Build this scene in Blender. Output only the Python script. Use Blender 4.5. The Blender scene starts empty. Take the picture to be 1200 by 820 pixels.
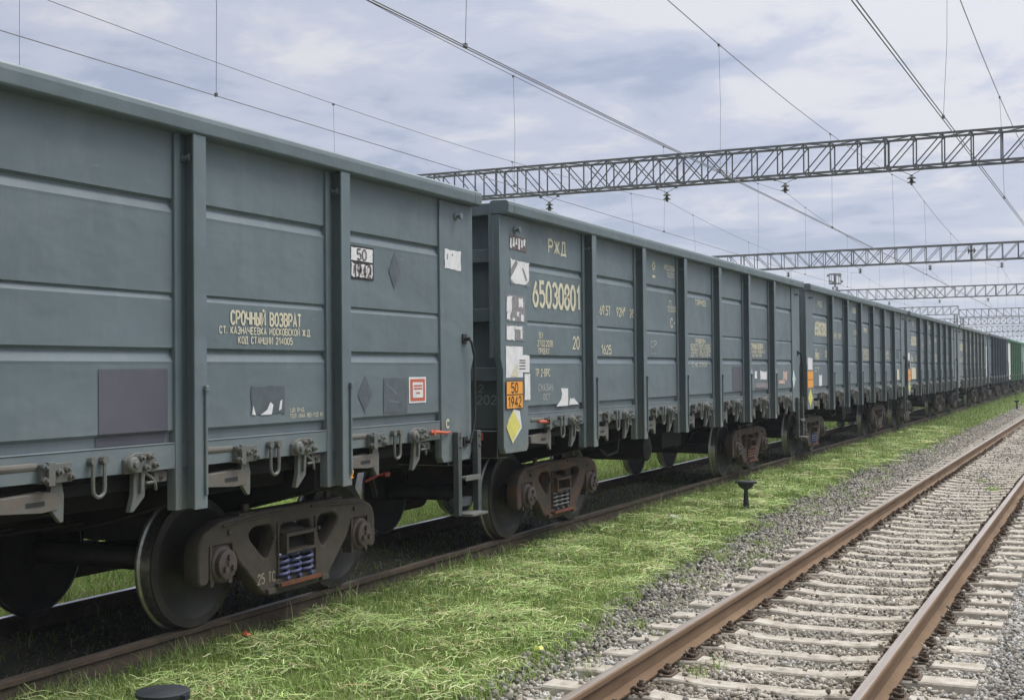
import bpy, bmesh, math, random
import numpy as np
from mathutils import Vector, Matrix

random.seed(7)
RNG = np.random.default_rng(11)
C = bpy.context.scene
COL = C.collection
R = math.radians
PI = math.pi

# ------------------------------------------------------------------ camera, sky, sun, exposure
F, YAW, PITCH, ROLL, CAMH = 1472.98, 0.442957, 0.0173157, -0.0095249, 1.84586


def cam_axis(r, d, u):
    c, s = math.cos(ROLL), math.sin(ROLL)
    r, u = c*r - s*u, s*r + c*u
    c, s = math.cos(PITCH), math.sin(PITCH)
    d, u = c*d - s*u, s*d + c*u
    c, s = math.cos(YAW), math.sin(YAW)
    return Vector((c*r - s*d, s*r + c*d, u))


cd = bpy.data.cameras.new('camera')
cam = bpy.data.objects.new('camera', cd)
COL.objects.link(cam)
X_, B_, Y_ = cam_axis(1, 0, 0), -cam_axis(0, 1, 0), cam_axis(0, 0, 1)
M = Matrix((X_, Y_, B_)).transposed().to_4x4()
M.translation = (0, 0, CAMH)
cam.matrix_world = M
cd.sensor_width = 36
cd.lens = 36*F/1200
cd.clip_start = 0.1
cd.clip_end = 6000
C.camera = cam

SUN_EL, SUN_AZ = R(56), R(48)          # azimuth measured from +Y (along the track) towards +X
W = bpy.data.worlds.new('World')
C.world = W
W.use_nodes = True


def build_world():
    nt = W.node_tree
    nt.nodes.clear()
    N = nt.nodes.new
    L = nt.links.new
    out = N('ShaderNodeOutputWorld')
    bg = N('ShaderNodeBackground')
    bg.inputs['Strength'].default_value = 0.1
    sky = N('ShaderNodeTexSky')
    sky.sky_type = 'NISHITA'
    sky.sun_disc = False
    sky.sun_elevation = SUN_EL
    sky.sun_rotation = SUN_AZ
    sky.air_density = 1.0
    sky.dust_density = 1.5
    tc = N('ShaderNodeTexCoord')
    sep = N('ShaderNodeSeparateXYZ')
    L(tc.outputs['Generated'], sep.inputs[0])

    def m(op, a, b=None, clamp=False):
        n = N('ShaderNodeMath')
        n.operation = op
        n.use_clamp = clamp
        for i, v in enumerate((a, b)):
            if v is None:
                continue
            if isinstance(v, (int, float)):
                n.inputs[i].default_value = v
            else:
                L(v, n.inputs[i])
        return n.outputs[0]
    zc = m('MAXIMUM', sep.outputs['Z'], 0.0)
    den = m('ADD', zc, 0.10)
    u = m('DIVIDE', sep.outputs['X'], den)
    v = m('DIVIDE', sep.outputs['Y'], den)
    comb = N('ShaderNodeCombineXYZ')
    L(u, comb.inputs[0])
    L(v, comb.inputs[1])
    comb.inputs[2].default_value = 0.37

    def noise(scale, det, rough, dist, off):
        mp = N('ShaderNodeMapping')
        mp.inputs['Location'].default_value = off
        mp.inputs['Rotation'].default_value = (0, 0, 0.5)
        mp.inputs['Scale'].default_value = (0.85, 0.85, 1.0)
        L(comb.outputs[0], mp.inputs[0])
        n = N('ShaderNodeTexNoise')
        n.inputs['Scale'].default_value = scale
        n.inputs['Detail'].default_value = det
        n.inputs['Roughness'].default_value = rough
        n.inputs['Distortion'].default_value = dist
        L(mp.outputs[0], n.inputs['Vector'])
        return n.outputs['Fac']
    big = noise(0.8, 6, 0.52, 0.25, (3.1, 1.7, 0))
    sml = noise(2.6, 7, 0.58, 0.3, (0.4, 5.2, 0))
    mixd = m('ADD', m('MULTIPLY', big, 0.5), m('MULTIPLY', sml, 0.5))
    ramp = N('ShaderNodeValToRGB')                 # cloud tone: blue-grey bellies to near white
    cr = ramp.color_ramp
    cr.interpolation = 'EASE'
    cr.elements[0].position = 0.415
    cr.elements[0].color = (3.75, 4.3, 5.7, 1)
    cr.elements[1].position = 0.585
    cr.elements[1].color = (6.75, 6.8, 7.35, 1)
    e = cr.elements.new(0.495)
    e.color = (5.0, 5.4, 6.6, 1)
    L(mixd, ramp.inputs[0])
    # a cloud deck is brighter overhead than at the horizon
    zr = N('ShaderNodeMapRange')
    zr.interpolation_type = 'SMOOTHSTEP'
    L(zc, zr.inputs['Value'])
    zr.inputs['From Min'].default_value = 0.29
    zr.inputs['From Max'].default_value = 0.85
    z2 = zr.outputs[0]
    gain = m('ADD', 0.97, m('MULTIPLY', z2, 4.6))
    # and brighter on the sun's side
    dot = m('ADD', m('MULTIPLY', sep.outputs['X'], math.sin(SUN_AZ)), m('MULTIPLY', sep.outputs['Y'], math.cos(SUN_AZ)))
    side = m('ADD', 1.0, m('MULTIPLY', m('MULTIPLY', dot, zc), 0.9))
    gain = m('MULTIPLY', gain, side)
    # unseen sky behind and beside the camera, dimmed to shape light on the wagons
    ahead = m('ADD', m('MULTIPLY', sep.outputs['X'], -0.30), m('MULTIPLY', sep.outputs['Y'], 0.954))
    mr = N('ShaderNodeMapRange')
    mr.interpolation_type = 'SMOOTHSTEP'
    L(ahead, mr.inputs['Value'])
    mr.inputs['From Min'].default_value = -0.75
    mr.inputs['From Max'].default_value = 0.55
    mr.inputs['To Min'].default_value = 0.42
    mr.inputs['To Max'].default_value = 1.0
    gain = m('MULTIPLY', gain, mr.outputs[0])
    vm = N('ShaderNodeVectorMath')
    vm.operation = 'SCALE'
    # the thick deck overhead is a neutral white
    neu = N('ShaderNodeMix')
    neu.data_type = 'RGBA'
    L(m('MULTIPLY', z2, 0.9, True), neu.inputs['Factor'])
    L(ramp.outputs[0], neu.inputs['A'])
    neu.inputs['B'].default_value = (6.1, 5.9, 5.5, 1)
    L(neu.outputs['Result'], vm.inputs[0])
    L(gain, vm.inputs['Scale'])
    # pale band of far cloud close to the horizon
    hz = m('POWER', m('SUBTRACT', 1.0, m('MULTIPLY', zc, 5.5, True), True), 1.5)
    mx = N('ShaderNodeMix')
    mx.data_type = 'RGBA'
    L(m('MULTIPLY', hz, 0.75), mx.inputs['Factor'])
    L(vm.outputs[0], mx.inputs['A'])
    mx.inputs['B'].default_value = (5.6, 6.1, 7.2, 1)
    # thin places let the blue sky through
    thin = N('ShaderNodeMapRange')
    L(mixd, thin.inputs['Value'])
    thin.inputs['From Min'].default_value = 0.34
    thin.inputs['From Max'].default_value = 0.47
    thin.inputs['To Min'].default_value = 0.10
    thin.inputs['To Max'].default_value = 0.03
    mx2 = N('ShaderNodeMix')
    mx2.data_type = 'RGBA'
    L(thin.outputs[0], mx2.inputs['Factor'])
    L(mx.outputs['Result'], mx2.inputs['A'])
    L(sky.outputs[0], mx2.inputs['B'])
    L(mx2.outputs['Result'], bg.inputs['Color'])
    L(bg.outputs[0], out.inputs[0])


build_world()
sd = bpy.data.lights.new('sun', 'SUN')
sd.energy = 1.5
sd.angle = R(18)
sd.color = (1.0, 0.96, 0.9)
sun = bpy.data.objects.new('sun', sd)
COL.objects.link(sun)
sdir = Vector((math.sin(SUN_AZ)*math.cos(SUN_EL), math.cos(SUN_AZ)*math.cos(SUN_EL), math.sin(SUN_EL)))
sun.rotation_euler = (-sdir).to_track_quat('-Z', 'Y').to_euler()
sun.location = (20, 20, 40)
vs = C.view_settings
vs.view_transform = 'Standard'
vs.look = 'None'
vs.exposure = 0.12
vs.gamma = 1.0
vs.use_curve_mapping = False

# ------------------------------------------------------------------ layout constants (z = 0 is the railhead under the train)
XT, XR = -6.906, -2.195       # centre lines of the train's track and of the empty track
ZR = -0.123                   # railhead of the empty track
G2 = 0.797                    # half the distance between rail centres
Y1 = 10.546                   # far end of the nearest wagon
PITCHW = 13.94
HL = 6.675                    # half body length


# ------------------------------------------------------------------ helpers
def tag(o, label=None, cat=None, group=None, kind=None):
    if label:
        o['label'] = label
    if cat:
        o['category'] = cat
    if group:
        o['group'] = group
    if kind:
        o['kind'] = kind
    return o


def link(name, mesh, parent=None, loc=(0, 0, 0), rotz=0.0):
    o = bpy.data.objects.new(name, mesh)
    COL.objects.link(o)
    o.location = loc
    o.rotation_euler = (0, 0, rotz)
    if parent is not None:
        o.parent = parent
    return o


def empty(name, loc=(0, 0, 0), rotz=0.0):
    o = link(name, None, None, loc, rotz)
    o.empty_display_size = 0.3
    return o


class MB:
    """collects primitives and turns them into one mesh"""
    def __init__(s):
        s.v, s.f, s.m, s.sm = [], [], [], []

    def add(s, vs_, fs, mi=0, smooth=False):
        b = len(s.v)
        s.v += [tuple(p) for p in vs_]
        for f in fs:
            s.f.append([b+i for i in f])
            s.m.append(mi)
            s.sm.append(smooth)
        return s

    def box(s, x0, x1, y0, y1, z0, z1, mi=0):
        v = [(x0, y0, z0), (x1, y0, z0), (x1, y1, z0), (x0, y1, z0), (x0, y0, z1), (x1, y0, z1), (x1, y1, z1), (x0, y1, z1)]
        return s.add(v, [(0, 3, 2, 1), (4, 5, 6, 7), (0, 1, 5, 4), (1, 2, 6, 5), (2, 3, 7, 6), (3, 0, 4, 7)], mi)

    def prism(s, poly, axis, a, b, mi=0):
        """poly: list of 2-D points; axis 'x' -> (y,z), 'y' -> (x,z), 'z' -> (x,y)"""
        def P(p, t):
            if axis == 'x':
                return (t, p[0], p[1])
            if axis == 'y':
                return (p[0], t, p[1])
            return (p[0], p[1], t)
        n = len(poly)
        v = [P(p, a) for p in poly] + [P(p, b) for p in poly]
        f = [tuple(range(n))[::-1], tuple(range(n, 2*n))]
        f += [(i, (i+1) % n, n+(i+1) % n, n+i) for i in range(n)]
        return s.add(v, f, mi)

    def tube(s, pts, r, n=8, mi=0, cap=True):
        pts = [Vector(p) for p in pts]
        vs_, fs = [], []
        up = Vector((0, 0, 1))
        prev = None
        for i, p in enumerate(pts):
            d = (pts[min(i+1, len(pts)-1)] - pts[max(i-1, 0)]).normalized()
            if prev is None:
                a = d.cross(up)
                if a.length < 1e-3:
                    a = d.cross(Vector((1, 0, 0)))
            else:
                a = prev - d*prev.dot(d)
            a.normalize()
            prev = a
            b = d.cross(a)
            rr = r[i] if isinstance(r, (list, tuple)) else r
            vs_ += [p + rr*(a*math.cos(2*PI*k/n) + b*math.sin(2*PI*k/n)) for k in range(n)]
        for i in range(len(pts)-1):
            for k in range(n):
                fs.append((i*n+k, i*n+(k+1) % n, (i+1)*n+(k+1) % n, (i+1)*n+k))
        s.add(vs_, fs, mi, n > 4)
        if cap:
            b = len(s.v) - len(vs_)
            s.f.append([b+k for k in range(n)][::-1])
            s.f.append([b+(len(pts)-1)*n+k for k in range(n)])
            s.m += [mi, mi]
            s.sm += [False, False]
        return s

    def bar(s, p, q, w, h=None, mi=0):
        """square-section bar between two points"""
        p, q = Vector(p), Vector(q)
        h = h or w
        d = (q-p).normalized()
        a = d.cross(Vector((0, 0, 1)))
        if a.length < 1e-3:
            a = Vector((1, 0, 0))
        a.normalize()
        b = d.cross(a)
        v = []
        for c in (p, q):
            for i, j in ((-1, -1), (1, -1), (1, 1), (-1, 1)):
                v.append(c + a*(i*w/2) + b*(j*h/2))
        return s.add(v, [(0, 3, 2, 1), (4, 5, 6, 7), (0, 1, 5, 4), (1, 2, 6, 5), (2, 3, 7, 6), (3, 0, 4, 7)], mi)

    def lathe(s, prof, axis='x', c=(0, 0, 0), n=32, mi=0, mis=None, smooth=True):
        """prof: (along axis, radius)"""
        vs_, fs, ms = [], [], []
        for a, r in prof:
            for k in range(n):
                t = 2*PI*k/n
                if axis == 'x':
                    vs_.append((c[0]+a, c[1]+r*math.cos(t), c[2]+r*math.sin(t)))
                else:
                    vs_.append((c[0]+r*math.cos(t), c[1]+r*math.sin(t), c[2]+a))
        b = len(s.v)
        s.v += vs_
        for i in range(len(prof)-1):
            for k in range(n):
                s.f.append([b+i*n+k, b+i*n+(k+1) % n, b+(i+1)*n+(k+1) % n, b+(i+1)*n+k])
                s.m.append(mis[i] if mis else mi)
                s.sm.append(smooth)
        for e in (0, len(prof)-1):
            if prof[e][1] > 1e-6:
                s.f.append([b+e*n+k for k in range(n)])
                s.m.append(mis[min(e, len(prof)-2)] if mis else mi)
                s.sm.append(False)
        return s

    def mesh(s, name, mats, bevel=0.0, seg=1, sharp=40):
        me = bpy.data.meshes.new(name)
        me.from_pydata(s.v, [], s.f)
        for mm in (mats if isinstance(mats, (list, tuple)) else [mats]):
            me.materials.append(mm)
        me.polygons.foreach_set('material_index', s.m)
        me.polygons.foreach_set('use_smooth', s.sm)
        bm = bmesh.new()
        bm.from_mesh(me)
        bmesh.ops.recalc_face_normals(bm, faces=bm.faces)
        if bevel:
            ed = [e for e in bm.edges if len(e.link_faces) == 2 and e.calc_face_angle(0) > R(35)]
            bmesh.ops.bevel(bm, geom=ed, offset=bevel, segments=seg, profile=0.5, affect='EDGES', clamp_overlap=True)
        bm.to_mesh(me)
        bm.free()
        if any(s.sm):
            me.set_sharp_from_angle(angle=R(sharp))
        me.update()
        return me


_cache = {}


def cached(key, fn):
    if key not in _cache:
        _cache[key] = fn()
    return _cache[key]


def poly_with_holes(name, outer, holes, x0, x1, mat, bevel=0.008, round_r=0.0):
    """flat outline in (y,z) with holes, extruded from x0 to x1, as one mesh"""
    cu = bpy.data.curves.new(name+'_c', 'CURVE')
    cu.dimensions = '2D'
    cu.fill_mode = 'BOTH'
    cu.extrude = abs(x1-x0)/2 - bevel
    cu.bevel_depth = bevel
    cu.bevel_resolution = 1

    def rounded(pts, r):
        if r <= 0:
            return pts
        out = []
        n = len(pts)
        for i in range(n):
            p0, p, p1 = Vector(pts[i-1]), Vector(pts[i]), Vector(pts[(i+1) % n])
            d0, d1 = (p0-p), (p1-p)
            k = min(r, d0.length*0.45, d1.length*0.45)
            a, b = p+d0.normalized()*k, p+d1.normalized()*k
            for t in (0, 0.25, 0.5, 0.75, 1):
                out.append(a*(1-t)**2 + p*2*t*(1-t) + b*t*t)
        return out
    for pts in [outer]+holes:
        pts = rounded(pts, round_r)
        sp = cu.splines.new('POLY')
        sp.points.add(len(pts)-1)
        for i, p in enumerate(pts):
            sp.points[i].co = (p[0], p[1], 0, 1)
        sp.use_cyclic_u = True
    ob = bpy.data.objects.new(name+'_t', cu)
    COL.objects.link(ob)
    dg = bpy.context.evaluated_depsgraph_get()
    me = bpy.data.meshes.new_from_object(ob.evaluated_get(dg))
    bpy.data.objects.remove(ob)
    bpy.data.curves.remove(cu)
    xm = (x0+x1)/2
    me.transform(Matrix(((0, 0, 1, xm), (1, 0, 0, 0), (0, 1, 0, 0), (0, 0, 0, 1))))
    me.materials.clear()
    me.materials.append(mat)
    me.name = name
    return me


# ------------------------------------------------------------------ materials
def new_mat(name):
    m = bpy.data.materials.new(name)
    m.use_nodes = True
    nt = m.node_tree
    b = nt.nodes['Principled BSDF']
    return m, nt, b


def simple(name, col, rough=0.6, metal=0.0, var=0.25, scale=6.0, alt=None, bump=0.0, bscale=60.0, stretch=(1, 1, 1), spec=None, fac=(0.35, 0.7)):
    """base colour broken up by world-space noise towards alt"""
    m, nt, b = new_mat(name)
    N, L = nt.nodes.new, nt.links.new
    g = N('ShaderNodeNewGeometry')
    mp = N('ShaderNodeMapping')
    mp.inputs['Scale'].default_value = stretch
    L(g.outputs['Position'], mp.inputs[0])
    n = N('ShaderNodeTexNoise')
    n.inputs['Scale'].default_value = scale
    n.inputs['Detail'].default_value = 6
    n.inputs['Roughness'].default_value = 0.62
    L(mp.outputs[0], n.inputs['Vector'])
    r = N('ShaderNodeMapRange')
    r.inputs['From Min'].default_value = fac[0]
    r.inputs['From Max'].default_value = fac[1]
    L(n.outputs['Fac'], r.inputs['Value'])
    mx = N('ShaderNodeMix')
    mx.data_type = 'RGBA'
    L(r.outputs[0], mx.inputs['Factor'])
    a2 = alt if alt else tuple(c*(1-var) for c in col)
    mx.inputs['A'].default_value = (*col, 1)
    mx.inputs['B'].default_value = (*a2, 1)
    L(mx.outputs['Result'], b.inputs['Base Color'])
    b.inputs['Roughness'].default_value = rough
    b.inputs['Metallic'].default_value = metal
    if spec is not None:
        b.inputs['Specular IOR Level'].default_value = spec
    if bump:
        n2 = N('ShaderNodeTexNoise')
        n2.inputs['Scale'].default_value = bscale
        n2.inputs['Detail'].default_value = 5
        L(g.outputs['Position'], n2.inputs['Vector'])
        bp = N('ShaderNodeBump')
        bp.inputs['Strength'].default_value = bump
        bp.inputs['Distance'].default_value = 0.01
        L(n2.outputs['Fac'], bp.inputs['Height'])
        L(bp.outputs[0], b.inputs['Normal'])
    return m


def wagon_paint(name, col, dust=(0.20, 0.205, 0.185), dustamt=0.62):
    """painted steel: slow tone drift, faint vertical run-off streaks, pale dust low down, slightly wavy plates"""
    m, nt, b = new_mat(name)
    N, L = nt.nodes.new, nt.links.new
    g = N('ShaderNodeNewGeometry')
    sep = N('ShaderNodeSeparateXYZ')
    L(g.outputs['Position'], sep.inputs[0])

    def noise(scale, stretch, det=5, rough=0.6):
        mp = N('ShaderNodeMapping')
        mp.inputs['Scale'].default_value = stretch
        L(g.outputs['Position'], mp.inputs[0])
        n = N('ShaderNodeTexNoise')
        n.inputs['Scale'].default_value = scale
        n.inputs['Detail'].default_value = det
        n.inputs['Roughness'].default_value = rough
        L(mp.outputs[0], n.inputs['Vector'])
        return n.outputs['Fac']

    def rng(v, a, b_, c, d):
        r = N('ShaderNodeMapRange')
        L(v, r.inputs['Value'])
        for k, x in zip(('From Min', 'From Max', 'To Min', 'To Max'), (a, b_, c, d)):
            r.inputs[k].default_value = x
        return r.outputs[0]

    def mix(f, a, b_):
        mx = N('ShaderNodeMix')
        mx.data_type = 'RGBA'
        if isinstance(f, float):
            mx.inputs['Factor'].default_value = f
        else:
            L(f, mx.inputs['Factor'])
        for k, x in (('A', a), ('B', b_)):
            if isinstance(x, tuple):
                mx.inputs[k].default_value = (*x, 1)
            else:
                L(x, mx.inputs[k])
        return mx.outputs['Result']

    def mul(a, b_):
        n = N('ShaderNodeMath')
        n.operation = 'MULTIPLY'
        L(a, n.inputs[0])
        if isinstance(b_, float):
            n.inputs[1].default_value = b_
        else:
            L(b_, n.inputs[1])
        return n.outputs[0]
    c0 = mix(rng(noise(0.9, (1, 1, 1)), 0.35, 0.65, 0, 1), tuple(c*0.93 for c in col), tuple(min(1, c*1.08) for c in col))
    streak = rng(noise(5.0, (1, 1.0, 0.07), 7, 0.68), 0.47, 0.74, 0, 0.48)
    c1 = mix(streak, c0, tuple(c*0.72+0.012 for c in col))
    pale = rng(noise(8.0, (1, 0.6, 0.22), 7, 0.72), 0.52, 0.78, 0, 0.42)
    c1 = mix(pale, c1, tuple(c*0.7+d*0.5 for c, d in zip(col, dust)))
    low = rng(sep.outputs['Z'], 1.0, 1.75, 1.0, 0.0)
    blot = rng(noise(4.0, (1, 1, 1), 6, 0.7), 0.36, 0.62, 0.15, 1.0)
    c2 = mix(mul(mul(low, blot), dustamt), c1, dust)
    chips = rng(noise(38.0, (1, 1, 1), 3, 0.5), 0.73, 0.77, 0, 0.55)
    c3 = mix(mul(chips, low), c2, (0.13, 0.075, 0.045))
    # fine rusty runs and scuffs anywhere on the plates
    rust = rng(noise(16.0, (1, 1.0, 0.13), 6, 0.75), 0.655, 0.73, 0, 0.50)
    gate = rng(noise(1.7, (1, 1, 1), 3, 0.6), 0.48, 0.60, 0, 1)
    c3 = mix(mul(rust, gate), c3, (0.10, 0.070, 0.050))
    scuff = rng(noise(30.0, (1, 0.16, 1.0), 4, 0.6), 0.70, 0.745, 0, 0.38)
    c3 = mix(scuff, c3, tuple(min(1, c*1.55+0.02) for c in col))
    L(c3, b.inputs['Base Color'])
    L(rng(noise(3.0, (1, 1, 1)), 0.3, 0.7, 0.46, 0.62), b.inputs['Roughness'])
    b.inputs['Specular IOR Level'].default_value = 0.35
    bp = N('ShaderNodeBump')
    bp.inputs['Strength'].default_value = 0.55
    bp.inputs['Distance'].default_value = 0.045
    L(noise(1.6, (1, 1, 1.6), 3, 0.45), bp.inputs['Height'])
    bp2 = N('ShaderNodeBump')
    bp2.inputs['Strength'].default_value = 0.08
    bp2.inputs['Distance'].default_value = 0.004
    L(noise(120.0, (1, 1, 1), 3, 0.5), bp2.inputs['Height'])
    L(bp.outputs[0], bp2.inputs['Normal'])
    L(bp2.outputs[0], b.inputs['Normal'])
    return m


GREY = wagon_paint('grey_green_paint', (0.117, 0.153, 0.174))
GREY2 = wagon_paint('weathered_grey_paint', (0.150, 0.180, 0.195))
BLUE = wagon_paint('dark_blue_paint', (0.06, 0.088, 0.13), dustamt=0.2)
GREEN = wagon_paint('green_paint', (0.085, 0.23, 0.135), dustamt=0.2)
PALE = wagon_paint('pale_green_paint', (0.22, 0.30, 0.26), dustamt=0.2)
HARD = simple('dusty_grey_steel', (0.108, 0.127, 0.124), 0.6, 0.0, alt=(0.12, 0.108, 0.092), scale=14, bump=0.15)
ARM = simple('dusty_brownish_steel', (0.125, 0.125, 0.115), 0.65, alt=(0.12, 0.095, 0.075), scale=10, bump=0.15)
STEPSHADE = simple('shaded_step_paint', (0.050, 0.062, 0.068), 0.6, alt=(0.07, 0.075, 0.072), scale=12)  # ladder colour darkened, the shade it stands in is painted in
UNDERDARK = simple('dark_underframe', (0.009, 0.0095, 0.010), 0.85, alt=(0.017, 0.015, 0.013), scale=7, spec=0.2)  # near-black underframe, darkened further to carry the shade under the train
IRON = simple('cast_iron_brown', (0.058, 0.050, 0.042), 0.75, alt=(0.090, 0.074, 0.058), scale=9, bump=0.35, bscale=90, spec=0.3)
RUSTI = simple('rusty_cast_iron', (0.062, 0.050, 0.042), 0.8, alt=(0.125, 0.062, 0.040), scale=6.5, fac=(0.48, 0.68), bump=0.35, bscale=90, spec=0.25)
RUST = simple('red_rust', (0.20, 0.075, 0.04), 0.85, alt=(0.10, 0.045, 0.03), scale=18, bump=0.3, bscale=80, spec=0.2)
CAPM = simple('axlebox_metal', (0.050, 0.043, 0.040), 0.6, alt=(0.095, 0.066, 0.055), scale=22, bump=0.2)
WHEELM = simple('oily_wheel_steel', (0.020, 0.019, 0.017), 0.6, alt=(0.038, 0.033, 0.028), scale=6, bump=0.1, spec=0.4)
TREAD = simple('bright_wheel_tread', (0.42, 0.41, 0.39), 0.32, 0.9, var=0.4, scale=30)
SPRB = simple('blue_spring_paint', (0.045, 0.058, 0.20), 0.4, alt=(0.15, 0.16, 0.24), scale=25)
SPRG = simple('grey_spring_steel', (0.16, 0.17, 0.18), 0.5, alt=(0.09, 0.075, 0.065), scale=25)
SPRR = simple('rusty_spring_steel', (0.20, 0.10, 0.07), 0.7, alt=(0.13, 0.06, 0.04), scale=25)
SPRH = simple('spring_steel_bright', (0.45, 0.47, 0.52), 0.4, 0.3, scale=25)
BLACK = simple('black_rubber', (0.018, 0.018, 0.019), 0.6)
CREAM = simple('cream_stencil_paint', (0.60, 0.56, 0.42), 0.7, alt=(0.42, 0.41, 0.33), scale=35, fac=(0.45, 0.75))
FADED = simple('faded_stencil_paint', (0.36, 0.31, 0.24), 0.7, alt=(0.20, 0.17, 0.13), scale=40)
WHITEP = simple('white_stencil_paint', (0.46, 0.47, 0.45), 0.7, alt=(0.30, 0.32, 0.31), scale=40)
PAPER = simple('white_sticker_film', (0.70, 0.70, 0.72), 0.55, alt=(0.56, 0.56, 0.58), scale=9)
GLUE = simple('grey_sticker_residue', (0.165, 0.155, 0.17), 0.7, alt=(0.27, 0.26, 0.275), scale=30)
DARKST = simple('dark_sticker_trace', (0.062, 0.078, 0.095), 0.6, alt=(0.09, 0.11, 0.125), scale=12)  # dark sticker film and the marks left by removed labels
PURPLE = simple('purple_grey_patch_paint', (0.075, 0.075, 0.098), 0.6, alt=(0.09, 0.092, 0.112), scale=4)
ORANGE = simple('orange_plate_film', (0.78, 0.33, 0.035), 0.5, alt=(0.68, 0.29, 0.05), scale=10)
YELLOW = simple('yellow_label_film', (0.64, 0.59, 0.13), 0.55, alt=(0.52, 0.48, 0.15), scale=10)
REDP = simple('red_orange_paint', (0.52, 0.095, 0.045), 0.5, alt=(0.40, 0.12, 0.07), scale=20)
DULLRED = simple('dull_red_paint', (0.30, 0.035, 0.03), 0.6)
INK = simple('black_print', (0.02, 0.018, 0.017), 0.6)
OLDINK = simple('worn_brown_print', (0.07, 0.05, 0.05), 0.7, alt=(0.16, 0.13, 0.13), scale=40)
GANTRY = simple('gantry_grey_steel', (0.090, 0.095, 0.130), 0.6, alt=(0.12, 0.12, 0.14), scale=3)
WIREM = simple('dull_wire', (0.14, 0.14, 0.165), 0.5, 0.2)
CERAM = simple('brown_glazed_insulator', (0.028, 0.026, 0.030), 0.3)
RAILSIDE = simple('rail_rust_brown', (0.135, 0.088, 0.054), 0.85, alt=(0.20, 0.135, 0.085), scale=3.0, bump=0.25, bscale=70, stretch=(1, 0.35, 2.0), spec=0.2)
RAILTOP = simple('worn_railhead', (0.36, 0.325, 0.295), 0.36, 0.5, alt=(0.25, 0.20, 0.165), scale=5, stretch=(6, 0.2, 1))
RAILOLD = simple('old_dark_rail', (0.062, 0.048, 0.038), 0.85, alt=(0.11, 0.08, 0.058), scale=5, bump=0.25, bscale=60, spec=0.2)
RAILOLDT = simple('old_railhead', (0.20, 0.17, 0.145), 0.45, 0.4, alt=(0.15, 0.105, 0.075), scale=5, stretch=(6, 0.3, 1))
RAILSHINE = simple('polished_railhead', (0.55, 0.55, 0.56), 0.3, 0.8, scale=5, stretch=(6, 0.3, 1))
CONC = simple('sleeper_concrete', (0.40, 0.375, 0.335), 0.9, alt=(0.25, 0.222, 0.185), scale=9, fac=(0.40, 0.66), bump=0.4, bscale=120, spec=0.2)
FAST = simple('rusty_fastening', (0.060, 0.042, 0.031), 0.85, alt=(0.12, 0.085, 0.06), scale=25)
POSTM = simple('black_painted_post', (0.012, 0.016, 0.022), 0.55, alt=(0.022, 0.026, 0.032), scale=14)
LITTERW = simple('white_litter', (0.7, 0.68, 0.65), 0.7)
LITTERR = simple('red_litter', (0.62, 0.10, 0.05), 0.6)
LITTERY = simple('yellow_green_litter', (0.58, 0.62, 0.14), 0.6)
CONCP = simple('mast_concrete', (0.30, 0.29, 0.28), 0.9, scale=2)


# ------------------------------------------------------------------ the ground
def sm(a, b, x):
    t = np.clip((x-a)/(b-a), 0, 1)
    return t*t*(3-2*t)


def wob(y, s=1.0, p=0.0):
    return 0.5*np.sin(y*0.9*s+p)+0.3*np.sin(y*2.3*s+1.7+p)+0.2*np.sin(y*5.1*s+0.4+p)


def edge_x(y):
    """where grass gives way to ballast (x), matched to the picture"""
    base = np.interp(y, [0, 7, 9.3, 11.4, 15, 21, 28, 41, 60, 400], [-3.75, -3.85, -4.02, -4.17, -4.45, -4.72, -4.72, -4.6, -4.55, -4.55])
    return base + 0.12*wob(y) + 0.07*wob(y*2.9, 1.0, 1.3)


def ground_z(x, y):
    x = np.asarray(x, float)
    y = np.asarray(y, float)
    ex = edge_x(y)
    z = np.full(np.broadcast(x, y).shape, -0.20)
    z = z + 0.07*(sm(XT-1.0, XT-0.7, x) - sm(XT+0.72, XT+1.0, x))            # bed between the rails of the train
    z = z - 0.14*sm(XT+1.2, ex+0.1, x)                                         # fall towards the ballast
    z = z - 0.055*sm(ex-0.1, ex+0.6, x)
    z = z + 0.035*(sm(XR-1.7, XR-1.1, x)-sm(XR+1.1, XR+1.7, x))
    z = z - 0.25*sm(XR+2.8, XR+5.0, x)
    z = z + 0.018*wob(y*1.1+x*3.1, 1.0, 0.6) + 0.012*wob(x*4.0-y*1.7, 1.0, 2.2)
    return z


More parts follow.
